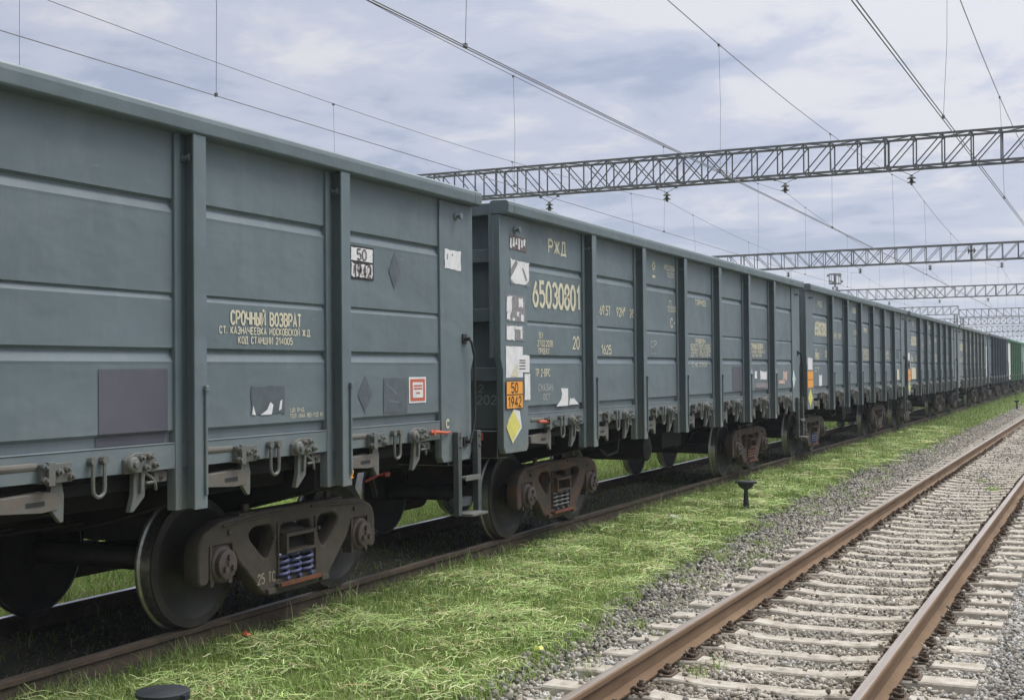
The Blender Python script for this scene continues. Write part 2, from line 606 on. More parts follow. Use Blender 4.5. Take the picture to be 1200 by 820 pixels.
def build_ground():
    xs = np.concatenate([[-700, -250, -90, -40, -25, -17, -13], np.arange(-11, 4.01, 0.12), [5, 7, 10, 16, 30, 70, 200, 700]])
    ys = np.concatenate([[-150, -60, -20, -8, -3], np.arange(0, 32, 0.2), np.arange(32, 80, 0.8), np.arange(80, 200, 5), [200, 240, 300, 380, 500, 700, 1000, 1300]])
    XX, YY = np.meshgrid(xs, ys)
    ZZ = ground_z(XX, YY)
    nx, ny = len(xs), len(ys)
    v = np.stack([XX.ravel(), YY.ravel(), ZZ.ravel()], 1)
    idx = np.arange(nx*ny).reshape(ny, nx)
    f = np.stack([idx[:-1, :-1].ravel(), idx[:-1, 1:].ravel(), idx[1:, 1:].ravel(), idx[1:, :-1].ravel()], 1)
    me = bpy.data.meshes.new('ground')
    me.from_pydata(v.tolist(), [], f.tolist())
    me.polygons.foreach_set('use_smooth', [True]*len(f))
    # which soil lies where: 0 grass soil, 1 ballast dust, 2 dark gravel of the occupied track
    a = me.attributes.new('zone_ballast', 'FLOAT', 'POINT')
    ex = edge_x(YY)
    bal = sm(ex-0.15, ex+0.25, XX)*(1-sm(XR+3.5, XR+5.5, XX)*0.6)
    a.data.foreach_set('value', bal.ravel().astype(np.float32))
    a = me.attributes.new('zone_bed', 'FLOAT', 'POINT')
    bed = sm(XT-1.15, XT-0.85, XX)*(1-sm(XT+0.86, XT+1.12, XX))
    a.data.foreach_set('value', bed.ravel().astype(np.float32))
    m, nt, b = new_mat('ground_soil')
    N, L = nt.nodes.new, nt.links.new
    g = N('ShaderNodeNewGeometry')

    def noise(s, d=6, r=0.6):
        n = N('ShaderNodeTexNoise')
        n.inputs['Scale'].default_value = s
        n.inputs['Detail'].default_value = d
        n.inputs['Roughness'].default_value = r
        L(g.outputs['Position'], n.inputs['Vector'])
        return n.outputs['Fac']

    def ramp(v, stops):
        r = N('ShaderNodeValToRGB')
        while len(r.color_ramp.elements) < len(stops):
            r.color_ramp.elements.new(0.5)
        for e, (p, c) in zip(r.color_ramp.elements, stops):
            e.position = p
            e.color = (*c, 1)
        L(v, r.inputs[0])
        return r.outputs[0]

    def att(n):
        a_ = N('ShaderNodeAttribute')
        a_.attribute_name = n
        return a_.outputs['Fac']

    def mix(f, a_, b_):
        mx = N('ShaderNodeMix')
        mx.data_type = 'RGBA'
        L(f, mx.inputs['Factor'])
        L(a_, mx.inputs['A'])
        L(b_, mx.inputs['B'])
        return mx.outputs['Result']
    grass = ramp(noise(3.0), [(0.3, (0.11, 0.14, 0.040)), (0.55, (0.17, 0.21, 0.06)), (0.75, (0.22, 0.22, 0.085))])
    bal_c = ramp(noise(22.0), [(0.3, (0.11, 0.097, 0.08)), (0.55, (0.21, 0.19, 0.16)), (0.8, (0.31, 0.285, 0.245))])
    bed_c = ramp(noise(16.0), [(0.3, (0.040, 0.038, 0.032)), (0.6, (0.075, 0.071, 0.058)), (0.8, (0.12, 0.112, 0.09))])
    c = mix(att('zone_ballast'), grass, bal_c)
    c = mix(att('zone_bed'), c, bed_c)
    L(c, b.inputs['Base Color'])
    b.inputs['Roughness'].default_value = 0.95
    b.inputs['Specular IOR Level'].default_value = 0.1
    bp = N('ShaderNodeBump')
    bp.inputs['Strength'].default_value = 0.8
    bp.inputs['Distance'].default_value = 0.03
    L(noise(28.0, 8, 0.7), bp.inputs['Height'])
    L(bp.outputs[0], b.inputs['Normal'])
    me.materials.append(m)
    o = link('ground', me)
    tag(o, kind='structure')
    o['label'] = 'ground of the railway yard, grassy strip between the two tracks'


build_ground()


# ------------------------------------------------------------------ rails and sleepers
def rail_mesh(y0, y1, side, top, top2=None):
    prof = [(-0.075, -0.18), (0.075, -0.18), (0.075, -0.168), (0.012, -0.145), (0.009, -0.055), (0.036, -0.040), (0.037, -0.010),
            (0.030, -0.001), (0.018, 0.0), (-0.018, 0.0), (-0.030, -0.001), (-0.037, -0.010), (-0.036, -0.040), (-0.009, -0.055), (-0.012, -0.145), (-0.075, -0.168)]
    b = MB()
    n = len(prof)
    ys = [y0+(y1-y0)*i/60 for i in range(61)]
    v = []
    for y in ys:
        v += [(p[0], y, p[1]) for p in prof]
    for i in range(60):
        for k in range(n):
            f = (i*n+k, i*n+(k+1) % n, (i+1)*n+(k+1) % n, (i+1)*n+k)
            b.f.append(f)
            b.m.append(1 if k in (7, 8, 9) else 0)
            b.sm.append(True)
    b.v = v
    return b.mesh('rail', [side, top], sharp=30)


rm = rail_mesh(-12, 420, RAILSIDE, RAILTOP)
tag(link('steel_rail', rm, None, (XR-G2, 0, ZR)), 'brown rusty rail of the empty track, on the side next to the grass', 'rail', 'rails of the empty track')
tag(link('steel_rail', rm, None, (XR+G2, 0, ZR)), 'brown rusty rail of the empty track, on the side away from the train', 'rail', 'rails of the empty track')
rm2 = rail_mesh(-12, 420, RAILOLD, RAILOLDT)
tag(link('steel_rail', rm2, None, (XT+G2, 0, 0)), 'dark rail under the near wheels of the train, half sunk in the grass', 'rail', 'rails under the train')
rm3 = rail_mesh(-12, 420, RAILOLD, RAILSHINE)
tag(link('steel_rail', rm3, None, (XT-G2, 0, 0)), 'dark rail with a bright top under the far wheels of the train', 'rail', 'rails under the train')


def sleeper_mesh():
    st = [(-1.35, 0.0), (-1.30, 0.0), (-0.98, 0.0), (-0.90, -0.006), (-0.68, -0.006), (-0.60, 0.0), (-0.35, -0.028), (0.35, -0.028),
          (0.60, 0.0), (0.68, -0.006), (0.90, -0.006), (0.98, 0.0), (1.30, 0.0), (1.35, 0.0)]
    b = MB()
    v = []
    for x, dz in st:
        wt = 0.095 if abs(x) > 0.55 else 0.082
        v += [(x, -wt-0.045, 0.0), (x, wt+0.045, 0.0), (x, wt+0.012, 0.185+dz), (x, wt, 0.197+dz), (x, -wt, 0.197+dz), (x, -wt-0.012, 0.185+dz)]
    n = 6
    f = [tuple(range(n))[::-1], tuple((len(st)-1)*n+k for k in range(n))]
    for i in range(len(st)-1):
        for k in range(n):
            f.append((i*n+k, i*n+(k+1) % n, (i+1)*n+(k+1) % n, (i+1)*n+k))
    b.add(v, f)
    return b.mesh('sleeper', CONC)


def fastening_mesh():
    b = MB()
    b.box(-0.19, 0.19, -0.085, 0.085, 0.0, 0.014)
    for s in (-1, 1):
        b.box(s*0.135-0.035, s*0.135+0.035, -0.045, 0.045, 0.014, 0.038)
        b.lathe([(0.014, 0.017), (0.085, 0.017)], 'z', (s*0.135, 0, 0), 8)
        b.lathe([(0.040, 0.030), (0.068, 0.030)], 'z', (s*0.135, 0, 0), 6)
        b.tube([(s*0.085, -0.06, 0.03), (s*0.11, -0.065, 0.05), (s*0.15, -0.05, 0.03), (s*0.15, 0.05, 0.03), (s*0.11, 0.065, 0.05), (s*0.085, 0.06, 0.03)], 0.011, 6)
    return b.mesh('rail_fastening', FAST)


SL_Y = [2.6+0.545*i+random.uniform(-0.02, 0.02) for i in range(122)]
slm, fsm = sleeper_mesh(), fastening_mesh()
for y in SL_Y:
    s = link('concrete_sleeper', slm, None, (XR+random.uniform(-0.015, 0.015), y, ZR-0.388+random.uniform(-0.006, 0.006)), random.uniform(-0.008, 0.008))
    tag(s, 'pale concrete sleeper set in the ballast under the empty track', 'sleeper', 'concrete sleepers of the empty track')
    if y < 40:
        for sx in (-1, 1):
            link('rail_fastening', fsm, s, (sx*G2, 0, 0.192))


# ------------------------------------------------------------------ stones and grass (uncountable)
def soup(name, verts, polys_loops, loop_starts, loop_totals, mat, col=None, smooth=False):
    me = bpy.data.meshes.new(name)
    me.vertices.add(len(verts))
    me.vertices.foreach_set('co', verts.astype(np.float32).ravel())
    me.loops.add(len(polys_loops))
    me.loops.foreach_set('vertex_index', polys_loops.astype(np.int32))
    me.polygons.add(len(loop_starts))
    me.polygons.foreach_set('loop_start', loop_starts.astype(np.int32))
    me.polygons.foreach_set('loop_total', loop_totals.astype(np.int32))
    if smooth:
        me.polygons.foreach_set('use_smooth', np.ones(len(loop_starts), bool))
    if col is not None:
        a = me.attributes.new('tint', 'FLOAT_COLOR', 'POINT')
        a.data.foreach_set('color', np.concatenate([col, np.ones((len(col), 1))], 1).astype(np.float32).ravel())
    me.update(calc_edges=True)
    me.materials.append(mat)
    return me


def tint_mat(name, rough, trans=0.0, bump=0.0, spec=0.2):
    m, nt, b = new_mat(name)
    N, L = nt.nodes.new, nt.links.new
    a = N('ShaderNodeAttribute')
    a.attribute_name = 'tint'
    b.inputs['Roughness'].default_value = rough
    b.inputs['Specular IOR Level'].default_value = spec
    if bump:
        g = N('ShaderNodeNewGeometry')
        n = N('ShaderNodeTexNoise')
        n.inputs['Scale'].default_value = 110
        n.inputs['Detail'].default_value = 4
        L(g.outputs['Position'], n.inputs['Vector'])
        mx = N('ShaderNodeMix')
        mx.data_type = 'RGBA'
        mx.blend_type = 'MULTIPLY'
        mx.inputs['Factor'].default_value = 0.5
        L(a.outputs['Color'], mx.inputs['A'])
        L(n.outputs['Fac'], mx.inputs['B'])
        L(a.outputs['Color'], b.inputs['Base Color'])
        bp = N('ShaderNodeBump')
        bp.inputs['Strength'].default_value = bump
        bp.inputs['Distance'].default_value = 0.006
        L(n.outputs['Fac'], bp.inputs['Height'])
        L(bp.outputs[0], b.inputs['Normal'])
    else:
        L(a.outputs['Color'], b.inputs['Base Color'])
    if trans:
        t = N('ShaderNodeBsdfTranslucent')
        L(a.outputs['Color'], t.inputs['Color'])
        ms = N('ShaderNodeMixShader')
        ms.inputs[0].default_value = trans
        L(b.outputs[0], ms.inputs[1])
        L(t.outputs[0], ms.inputs[2])
        L(ms.outputs[0], nt.nodes['Material Output'].inputs[0])
    return m


STONEM = tint_mat('crushed_stone', 0.9, bump=0.5)
BLADEM = tint_mat('grass_blades', 0.65, trans=0.25)


def patch(x, y):
    """slow patchiness 0..1"""
    v = (np.sin(x*2.1+y*0.7+1)+np.sin(y*1.3-x*1.1+2.0)+np.sin(x*3.7-y*2.2)+np.sin(y*3.1+x*0.4+0.3))*0.25
    return np.clip(0.5+0.5*v, 0, 1)


def stone_templates(k=10):
    out = []
    for i in range(k):
        bm = bmesh.new()
        for j in range(15):
            p = Vector(RNG.normal(size=3))
            p.normalize()
            p *= RNG.uniform(0.85, 1.1)
            bm.verts.new((p.x*RNG.uniform(0.9, 1.2), p.y*0.9, p.z*0.72))
        r = bmesh.ops.convex_hull(bm, input=bm.verts)
        dead = [e for e in r['geom_interior'] if isinstance(e, bmesh.types.BMVert)]
        bmesh.ops.delete(bm, geom=dead, context='VERTS')
        bmesh.ops.triangulate(bm, faces=bm.faces)
        bm.verts.index_update()
        v = np.array([q.co[:] for q in bm.verts])
        f = np.array([[q.index for q in fc.verts] for fc in bm.faces])
        out.append((v, f))
        bm.free()
    return out


TEMPL = stone_templates()


def scatter_stones(name, pos, size, col, mat):
    n = len(pos)
    which = RNG.integers(0, len(TEMPL), n)
    VS, FS, CS = [], [], []
    base = 0
    for t, (tv, tf) in enumerate(TEMPL):
        ii = np.where(which == t)[0]
        if not len(ii):
            continue
        k = len(ii)
        q = RNG.normal(size=(k, 4))
        q /= np.linalg.norm(q, axis=1)[:, None]
        w, x, y, z = q.T
        RM = np.stack([1-2*(y*y+z*z), 2*(x*y-z*w), 2*(x*z+y*w), 2*(x*y+z*w), 1-2*(x*x+z*z), 2*(y*z-x*w), 2*(x*z-y*w), 2*(y*z+x*w), 1-2*(x*x+y*y)], 1).reshape(k, 3, 3)
        v = np.einsum('kij,vj->kvi', RM, tv)*size[ii][:, None, None]+pos[ii][:, None, :]
        VS.append(v.reshape(-1, 3))
        FS.append((tf[None]+(base+np.arange(k)*len(tv))[:, None, None]).reshape(-1, 3))
        CS.append(np.repeat(col[ii], len(tv), 0))
        base += k*len(tv)
    V, Fc, Cc = np.concatenate(VS), np.concatenate(FS), np.concatenate(CS)
    ls = np.arange(len(Fc))*3
    return soup(name, V, Fc.ravel(), ls, np.full(len(Fc), 3), mat, Cc)


def build_ballast():
    P, S, K = [], [], []

    def zone(y0, y1, dens, smin, smax, xr=None):
        x0, x1 = -5.9, 2.6
        n = int((x1-x0)*(y1-y0)*dens)
        x = RNG.uniform(x0, x1, n)
        y = RNG.uniform(y0, y1, n)
        ex = edge_x(y)
        keep = x > ex + RNG.normal(0.12, 0.14, n)
        sl = np.array(SL_Y)
        dy = np.abs(y[:, None]-sl[None]).min(1)
        onsl = (dy < 0.122+0.012*np.sin(x*7+y*3)) & (np.abs(x-XR) < 1.33)
        rd0 = np.minimum(np.abs(x-XR-G2), np.abs(x-XR+G2))
        keep &= ~(onsl & (RNG.random(n) > 0.022+0.30*np.exp(-(rd0/0.16)**2)))
        for sx in (-1, 1):
            keep &= np.abs(x-XR-sx*G2) > 0.055
        x, y, onsl, dy = x[keep], y[keep], onsl[keep], dy[keep]
        n = len(x)
        s = RNG.uniform(smin, smax, n)*RNG.choice([0.7, 1, 1, 1.25], n)
        z = ground_z(x, y)+s*0.25
        inner = np.abs(x-XR) < 1.4
        rd = np.minimum(np.abs(x-XR-G2), np.abs(x-XR+G2))
        z = np.where(inner, np.maximum(z, ZR-0.243-0.02*RNG.random(n)+0.045*np.exp(-(rd/0.16)**2)*RNG.random(n)), z)
        z = np.where(onsl, ZR-0.191+s*0.45, z)
        z += RNG.normal(0, 0.007, n)
        P.append(np.stack([x, y, z], 1))
        S.append(s)
        # grey granite with brown brake dust between and near the rails
        tone = np.clip(RNG.normal(0.285, 0.11, n)+0.05*inner, 0.07, 0.58)*(0.72+0.5*patch(x*2.2+3, y*1.9))
        hue = RNG.random(n)[:, None]
        grey = np.stack([tone, tone*0.955, tone*0.87], 1)*(1-0.05*hue)
        blue = np.stack([tone*0.96, tone*0.98, tone*0.99], 1)
        c = np.where(hue > 0.75, blue, grey)
        c = c*np.where((x < XR-1.35)[:, None], np.array([1.0, 0.97, 0.91])[None]*0.95, 1.0)
        d = np.minimum(np.abs(x-XR-G2), np.abs(x-XR+G2))
        br = np.exp(-(d/0.28)**2)*0.85 + 0.40*(np.abs(x-XR) < 0.75)
        br = np.clip(br*RNG.uniform(0.5, 1.2, n), 0, 1)[:, None]
        brown = np.stack([tone*0.86, tone*0.73, tone*0.58], 1)*np.where(d < 0.2, 0.62, 0.95)[:, None]
        c = c*(1-br)+brown*br
        K.append(c)
    zone(3.5, 14, 2100, 0.009, 0.025)
    zone(14, 26, 1150, 0.012, 0.028)
    zone(26, 60, 520, 0.018, 0.032)
    zone(60, 110, 90, 0.035, 0.055)
    n = 2600
    y = RNG.uniform(4, 34, n)
    a_ = np.abs(RNG.normal(0, 0.45, n))
    x = edge_x(y)-0.12+a_
    ok = x < XR-1.42
    x, y, n = x[ok], y[ok], int(ok.sum())
    s = RNG.uniform(0.020, 0.040, n)
    P.append(np.stack([x, y, ground_z(x, y)+s*0.35+0.008], 1))
    S.append(s)
    tone = np.clip(RNG.normal(0.20, 0.10, n), 0.05, 0.45)
    K.append(np.stack([tone, tone*0.96, tone*0.89], 1))
    # a few stray stones in the grass, and coarse gravel between the rails under the train
    n = 2600
    y = RNG.uniform(3, 40, n)
    x = RNG.uniform(XT-0.7, XT+0.7, n)
    s = RNG.uniform(0.010, 0.026, n)
    P.append(np.stack([x, y, ground_z(x, y)+s*0.2], 1))
    S.append(s)
    tone = RNG.uniform(0.05, 0.16, n)
    K.append(np.stack([tone, tone*0.95, tone*0.85], 1))
    P_, S_, K_ = np.concatenate(P), np.concatenate(S), np.concatenate(K)
    me = scatter_stones('ballast_stones', P_, S_, K_, STONEM)
    o = tag(link('ballast_stones', me), kind='stuff')
    o['label'] = 'crushed grey stone ballast around the empty track'
    o['category'] = 'ballast'


build_ballast()


def blades(pos, length, width, az, lean, col, droop):
    """each blade: two base points, two mid points, one tip"""
    n = len(pos)
    d = np.stack([np.cos(az), np.sin(az), np.zeros(n)], 1)
    side = np.stack([-np.sin(az), np.cos(az), np.zeros(n)], 1)
    tw = RNG.uniform(-0.9, 0.9, n)[:, None]
    side = side*np.cos(tw)+d*np.sin(tw)
    up = np.array([0, 0, 1.0])
    l1 = (length*0.55)[:, None]
    l2 = (length*0.5)[:, None]
    a1 = lean[:, None]
    a2 = (lean+droop)[:, None]
    p1 = pos+l1*(up*np.cos(a1)+d*np.sin(a1))
    p2 = p1+l2*(up*np.cos(a2)+d*np.sin(a2))
    w = width[:, None]/2
    V = np.stack([pos-side*w, pos+side*w, p1+side*w*0.8, p1-side*w*0.8, p2], 1).reshape(-1, 3)
    b = np.arange(n)*5
    loops = np.stack([b, b+1, b+2, b+3, b+3, b+2, b+4], 1)
    ls = np.stack([np.arange(n)*7, np.arange(n)*7+4], 1).ravel()
    lt = np.tile([4, 3], n)
    K = np.repeat(col, 5, 0)
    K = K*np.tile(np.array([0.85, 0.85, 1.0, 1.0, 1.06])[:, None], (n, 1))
    return V, loops.ravel(), ls, lt, K


GREENS = np.array([[0.185, 0.280, 0.068], [0.250, 0.365, 0.095], [0.110, 0.185, 0.045], [0.32, 0.42, 0.140], [0.40, 0.44, 0.19]])
STRAWS = np.array([[0.43, 0.52, 0.23], [0.36, 0.49, 0.18], [0.58, 0.57, 0.35], [0.33, 0.45, 0.16], [0.46, 0.38, 0.21]])


def build_grass(name, x0, x1, bands, label, right_edge=True, dim=1.0):
    VV, LL, LS, LT, KK = [], [], [], [], []
    vo = lo = 0
    for y0, y1, dens, ln, wd in bands:
        n = int((x1-x0)*(y1-y0)*dens)
        x = RNG.uniform(x0, x1, n)
        y = RNG.uniform(y0, y1, n)
        pt = patch(x, y)
        keep = np.ones(n, bool)
        if right_edge:
            ex = edge_x(y)
            dist = ex-x
            keep &= RNG.random(n) < np.clip(0.45+dist/0.36, 0.0, 1.0)*(dist > -0.22)
            near = x-(XT+G2)
            keep &= near > 0.05
            keep &= RNG.random(n) < np.clip(0.25+near/0.35, 0, 1)
        keep &= RNG.random(n) < 0.45+0.55*pt
        x, y, pt = x[keep], y[keep], pt[keep]
        n = len(x)
        L_ = ln*np.exp(RNG.normal(0, 0.42, n))*(0.55+0.9*patch(x*2.9+1, y*2.6+5))
        if right_edge:
            L_ *= np.where(x-(XT+G2) < 0.25, 1.25, 1.0)
        az = RNG.uniform(0, 2*PI, n)
        lean = np.abs(RNG.normal(0.55, 0.35, n))
        droop = RNG.uniform(0.2, 1.1, n)
        ci = RNG.choice(5, n, p=[0.30, 0.26, 0.17, 0.17, 0.10])
        col = GREENS[ci]*np.exp(RNG.normal(0, 0.16, n))[:, None]
        dry = (RNG.random(n) < 0.05+0.20*(patch(x*1.7+4, y*1.6) > 0.66))
        col[dry] = STRAWS[RNG.integers(0, 5, dry.sum())]*0.85
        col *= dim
        pos = np.stack([x, y, ground_z(x, y)-0.005], 1)
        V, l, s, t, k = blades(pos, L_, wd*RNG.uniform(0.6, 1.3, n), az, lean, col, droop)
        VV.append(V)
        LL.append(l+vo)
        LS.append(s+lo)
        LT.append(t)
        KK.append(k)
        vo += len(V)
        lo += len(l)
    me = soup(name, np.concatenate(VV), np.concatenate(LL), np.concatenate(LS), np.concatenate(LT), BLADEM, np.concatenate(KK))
    o = tag(link(name, me), kind='stuff')
    o['label'] = label
    o['category'] = 'grass'
    return o


build_grass('grass', XT+G2, -3.55, [(2.5, 9, 9000, 0.075, 0.0050), (9, 14, 8000, 0.08, 0.0058), (14, 22, 4200, 0.085, 0.008), (22, 38, 2000, 0.09, 0.013), (38, 75, 700, 0.10, 0.022), (75, 150, 160, 0.12, 0.045), (150, 400, 30, 0.16, 0.10)],
            'green grass strip with cut stalks between the train and the ballast')
build_grass('grass', -13.5, XT-G2-0.06, [(2, 20, 1500, 0.10, 0.010), (20, 40, 700, 0.11, 0.016), (40, 90, 150, 0.14, 0.04)], 'bright grass seen under the wagons beyond the train', False, 1.0)
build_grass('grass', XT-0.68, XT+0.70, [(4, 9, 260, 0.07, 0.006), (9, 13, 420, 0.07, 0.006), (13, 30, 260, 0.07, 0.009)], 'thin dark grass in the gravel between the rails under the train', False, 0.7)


def build_hay():
    VV, LL, LS, LT, KK = [], [], [], [], []
    vo = lo = 0
    for y0, y1, n, w, ln in ((3.5, 9, 8500, 0.0060, 0.15), (9, 14, 10500, 0.0068, 0.16), (14, 24, 8500, 0.0100, 0.19), (24, 45, 3800, 0.016, 0.28)):
        y = RNG.uniform(y0, y1, n)
        ex = edge_x(y)
        a = RNG.random(n)
        x = (XT+G2+0.16)+a*(ex-0.02-(XT+G2+0.16))
        keep = RNG.random(n) < 0.14+0.86*(patch(x*2.3+7, y*1.9+3) > 0.50)
        x, y = x[keep], y[keep]
        n = len(x)
        L_ = ln*np.exp(RNG.normal(0, 0.4, n))
        az = RNG.uniform(0, 2*PI, n)
        bend = RNG.normal(0, 0.65, n)
        z = ground_z(x, y)+RNG.uniform(0.015, 0.07, n)+0.055*np.clip((patch(x*2.3+7, y*1.9+3)-0.5)*3, 0, 1)
        k = 5
        pts = np.zeros((n, k, 3))
        pts[:, 0] = np.stack([x, y, z], 1)
        for i in range(1, k):
            t = az+bend*(i/(k-1))
            arch = np.sin(PI*i/(k-1))*0.012
            pts[:, i, 0] = pts[:, i-1, 0]+np.cos(t)*L_/(k-1)
            pts[:, i, 1] = pts[:, i-1, 1]+np.sin(t)*L_/(k-1)
            pts[:, i, 2] = z+arch+RNG.normal(0, 0.008, n)
        d = pts[:, -1]-pts[:, 0]
        s = np.stack([-d[:, 1], d[:, 0], np.zeros(n)], 1)
        s /= np.linalg.norm(s, axis=1)[:, None]+1e-9
        s[:, 2] = RNG.uniform(-0.8, 0.8, n)
        hw = (w*RNG.uniform(0.6, 1.3, n)/2)[:, None, None]
        V = np.concatenate([pts-s[:, None]*hw, pts+s[:, None]*hw], 1)   # n, 2k, 3
        b = (np.arange(n)*2*k)[:, None, None]
        q = np.array([[i, i+1, k+i+1, k+i] for i in range(k-1)])[None]
        loops = (b+q).reshape(-1)+vo
        col = STRAWS[RNG.choice(5, n, p=[0.27, 0.30, 0.15, 0.20, 0.08])]*np.exp(RNG.normal(0, 0.18, n))[:, None]
        VV.append(V.reshape(-1, 3))
        LL.append(loops)
        m = n*(k-1)
        LS.append(lo+np.arange(m)*4)
        LT.append(np.full(m, 4))
        KK.append(np.repeat(col, 2*k, 0))
        vo += n*2*k
        lo += m*4
    me = soup('cut_hay', np.concatenate(VV), np.concatenate(LL), np.concatenate(LS), np.concatenate(LT), BLADEM, np.concatenate(KK))
    o = tag(link('cut_hay', me), kind='stuff')
    o['label'] = 'pale cut stalks strewn over the grass strip'
    o['category'] = 'cut grass'


build_hay()


def build_weeds():
    spots = [(-3.72, 8.2, 40), (-3.55, 10.1, 30), (-2.72, 8.75, 90), (-2.6, 9.0, 40), (-1.9, 24.0, 110), (-2.2, 25.5, 60), (-4.0, 12.5, 60), (-3.9, 9.6, 60), (-4.1, 14.2, 70), (-4.3, 17.5, 60), (-3.62, 7.2, 50), (-3.8, 11.2, 40)]
    for k in range(70):
        y = random.uniform(6, 40)
        spots.append((float(edge_x(np.array(y)))+abs(random.gauss(0.05, 0.28)), y, random.randint(15, 60)))
    for k in range(120):
        y = random.uniform(5, 30)
        spots.append((float(edge_x(np.array(y)))+random.uniform(-0.1, 0.75), y, random.randint(5, 22)))
    xs, ys = [], []
    for x, y, n in spots:
        xs.append(RNG.normal(x, 0.055, n))
        ys.append(RNG.normal(y, 0.08, n))
    x, y = np.concatenate(xs), np.concatenate(ys)
    n = len(x)
    z = ground_z(x, y)
    z = np.where(np.abs(x-XR) < 1.4, np.maximum(z, ZR-0.25), z)
    col = GREENS[RNG.choice(5, n, p=[0.25, 0.3, 0.1, 0.2, 0.15])]*np.exp(RNG.normal(0, 0.15, n))[:, None]
    V, l, ls, lt, K = blades(np.stack([x, y, z], 1), 0.085*np.exp(RNG.normal(0, 0.3, n)), 0.007*RNG.uniform(0.6, 1.3, n)*np.where(y > 18, 1.8, 1), RNG.uniform(0, 2*PI, n), np.abs(RNG.normal(0.5, 0.35, n)), col, RNG.uniform(0.2, 1.0, n))
    o = tag(link('weeds', soup('weeds', V, l, ls, lt, BLADEM, K)), kind='stuff')
    o['label'] = 'small green weeds growing through the ballast'
    o['category'] = 'weeds'


build_weeds()

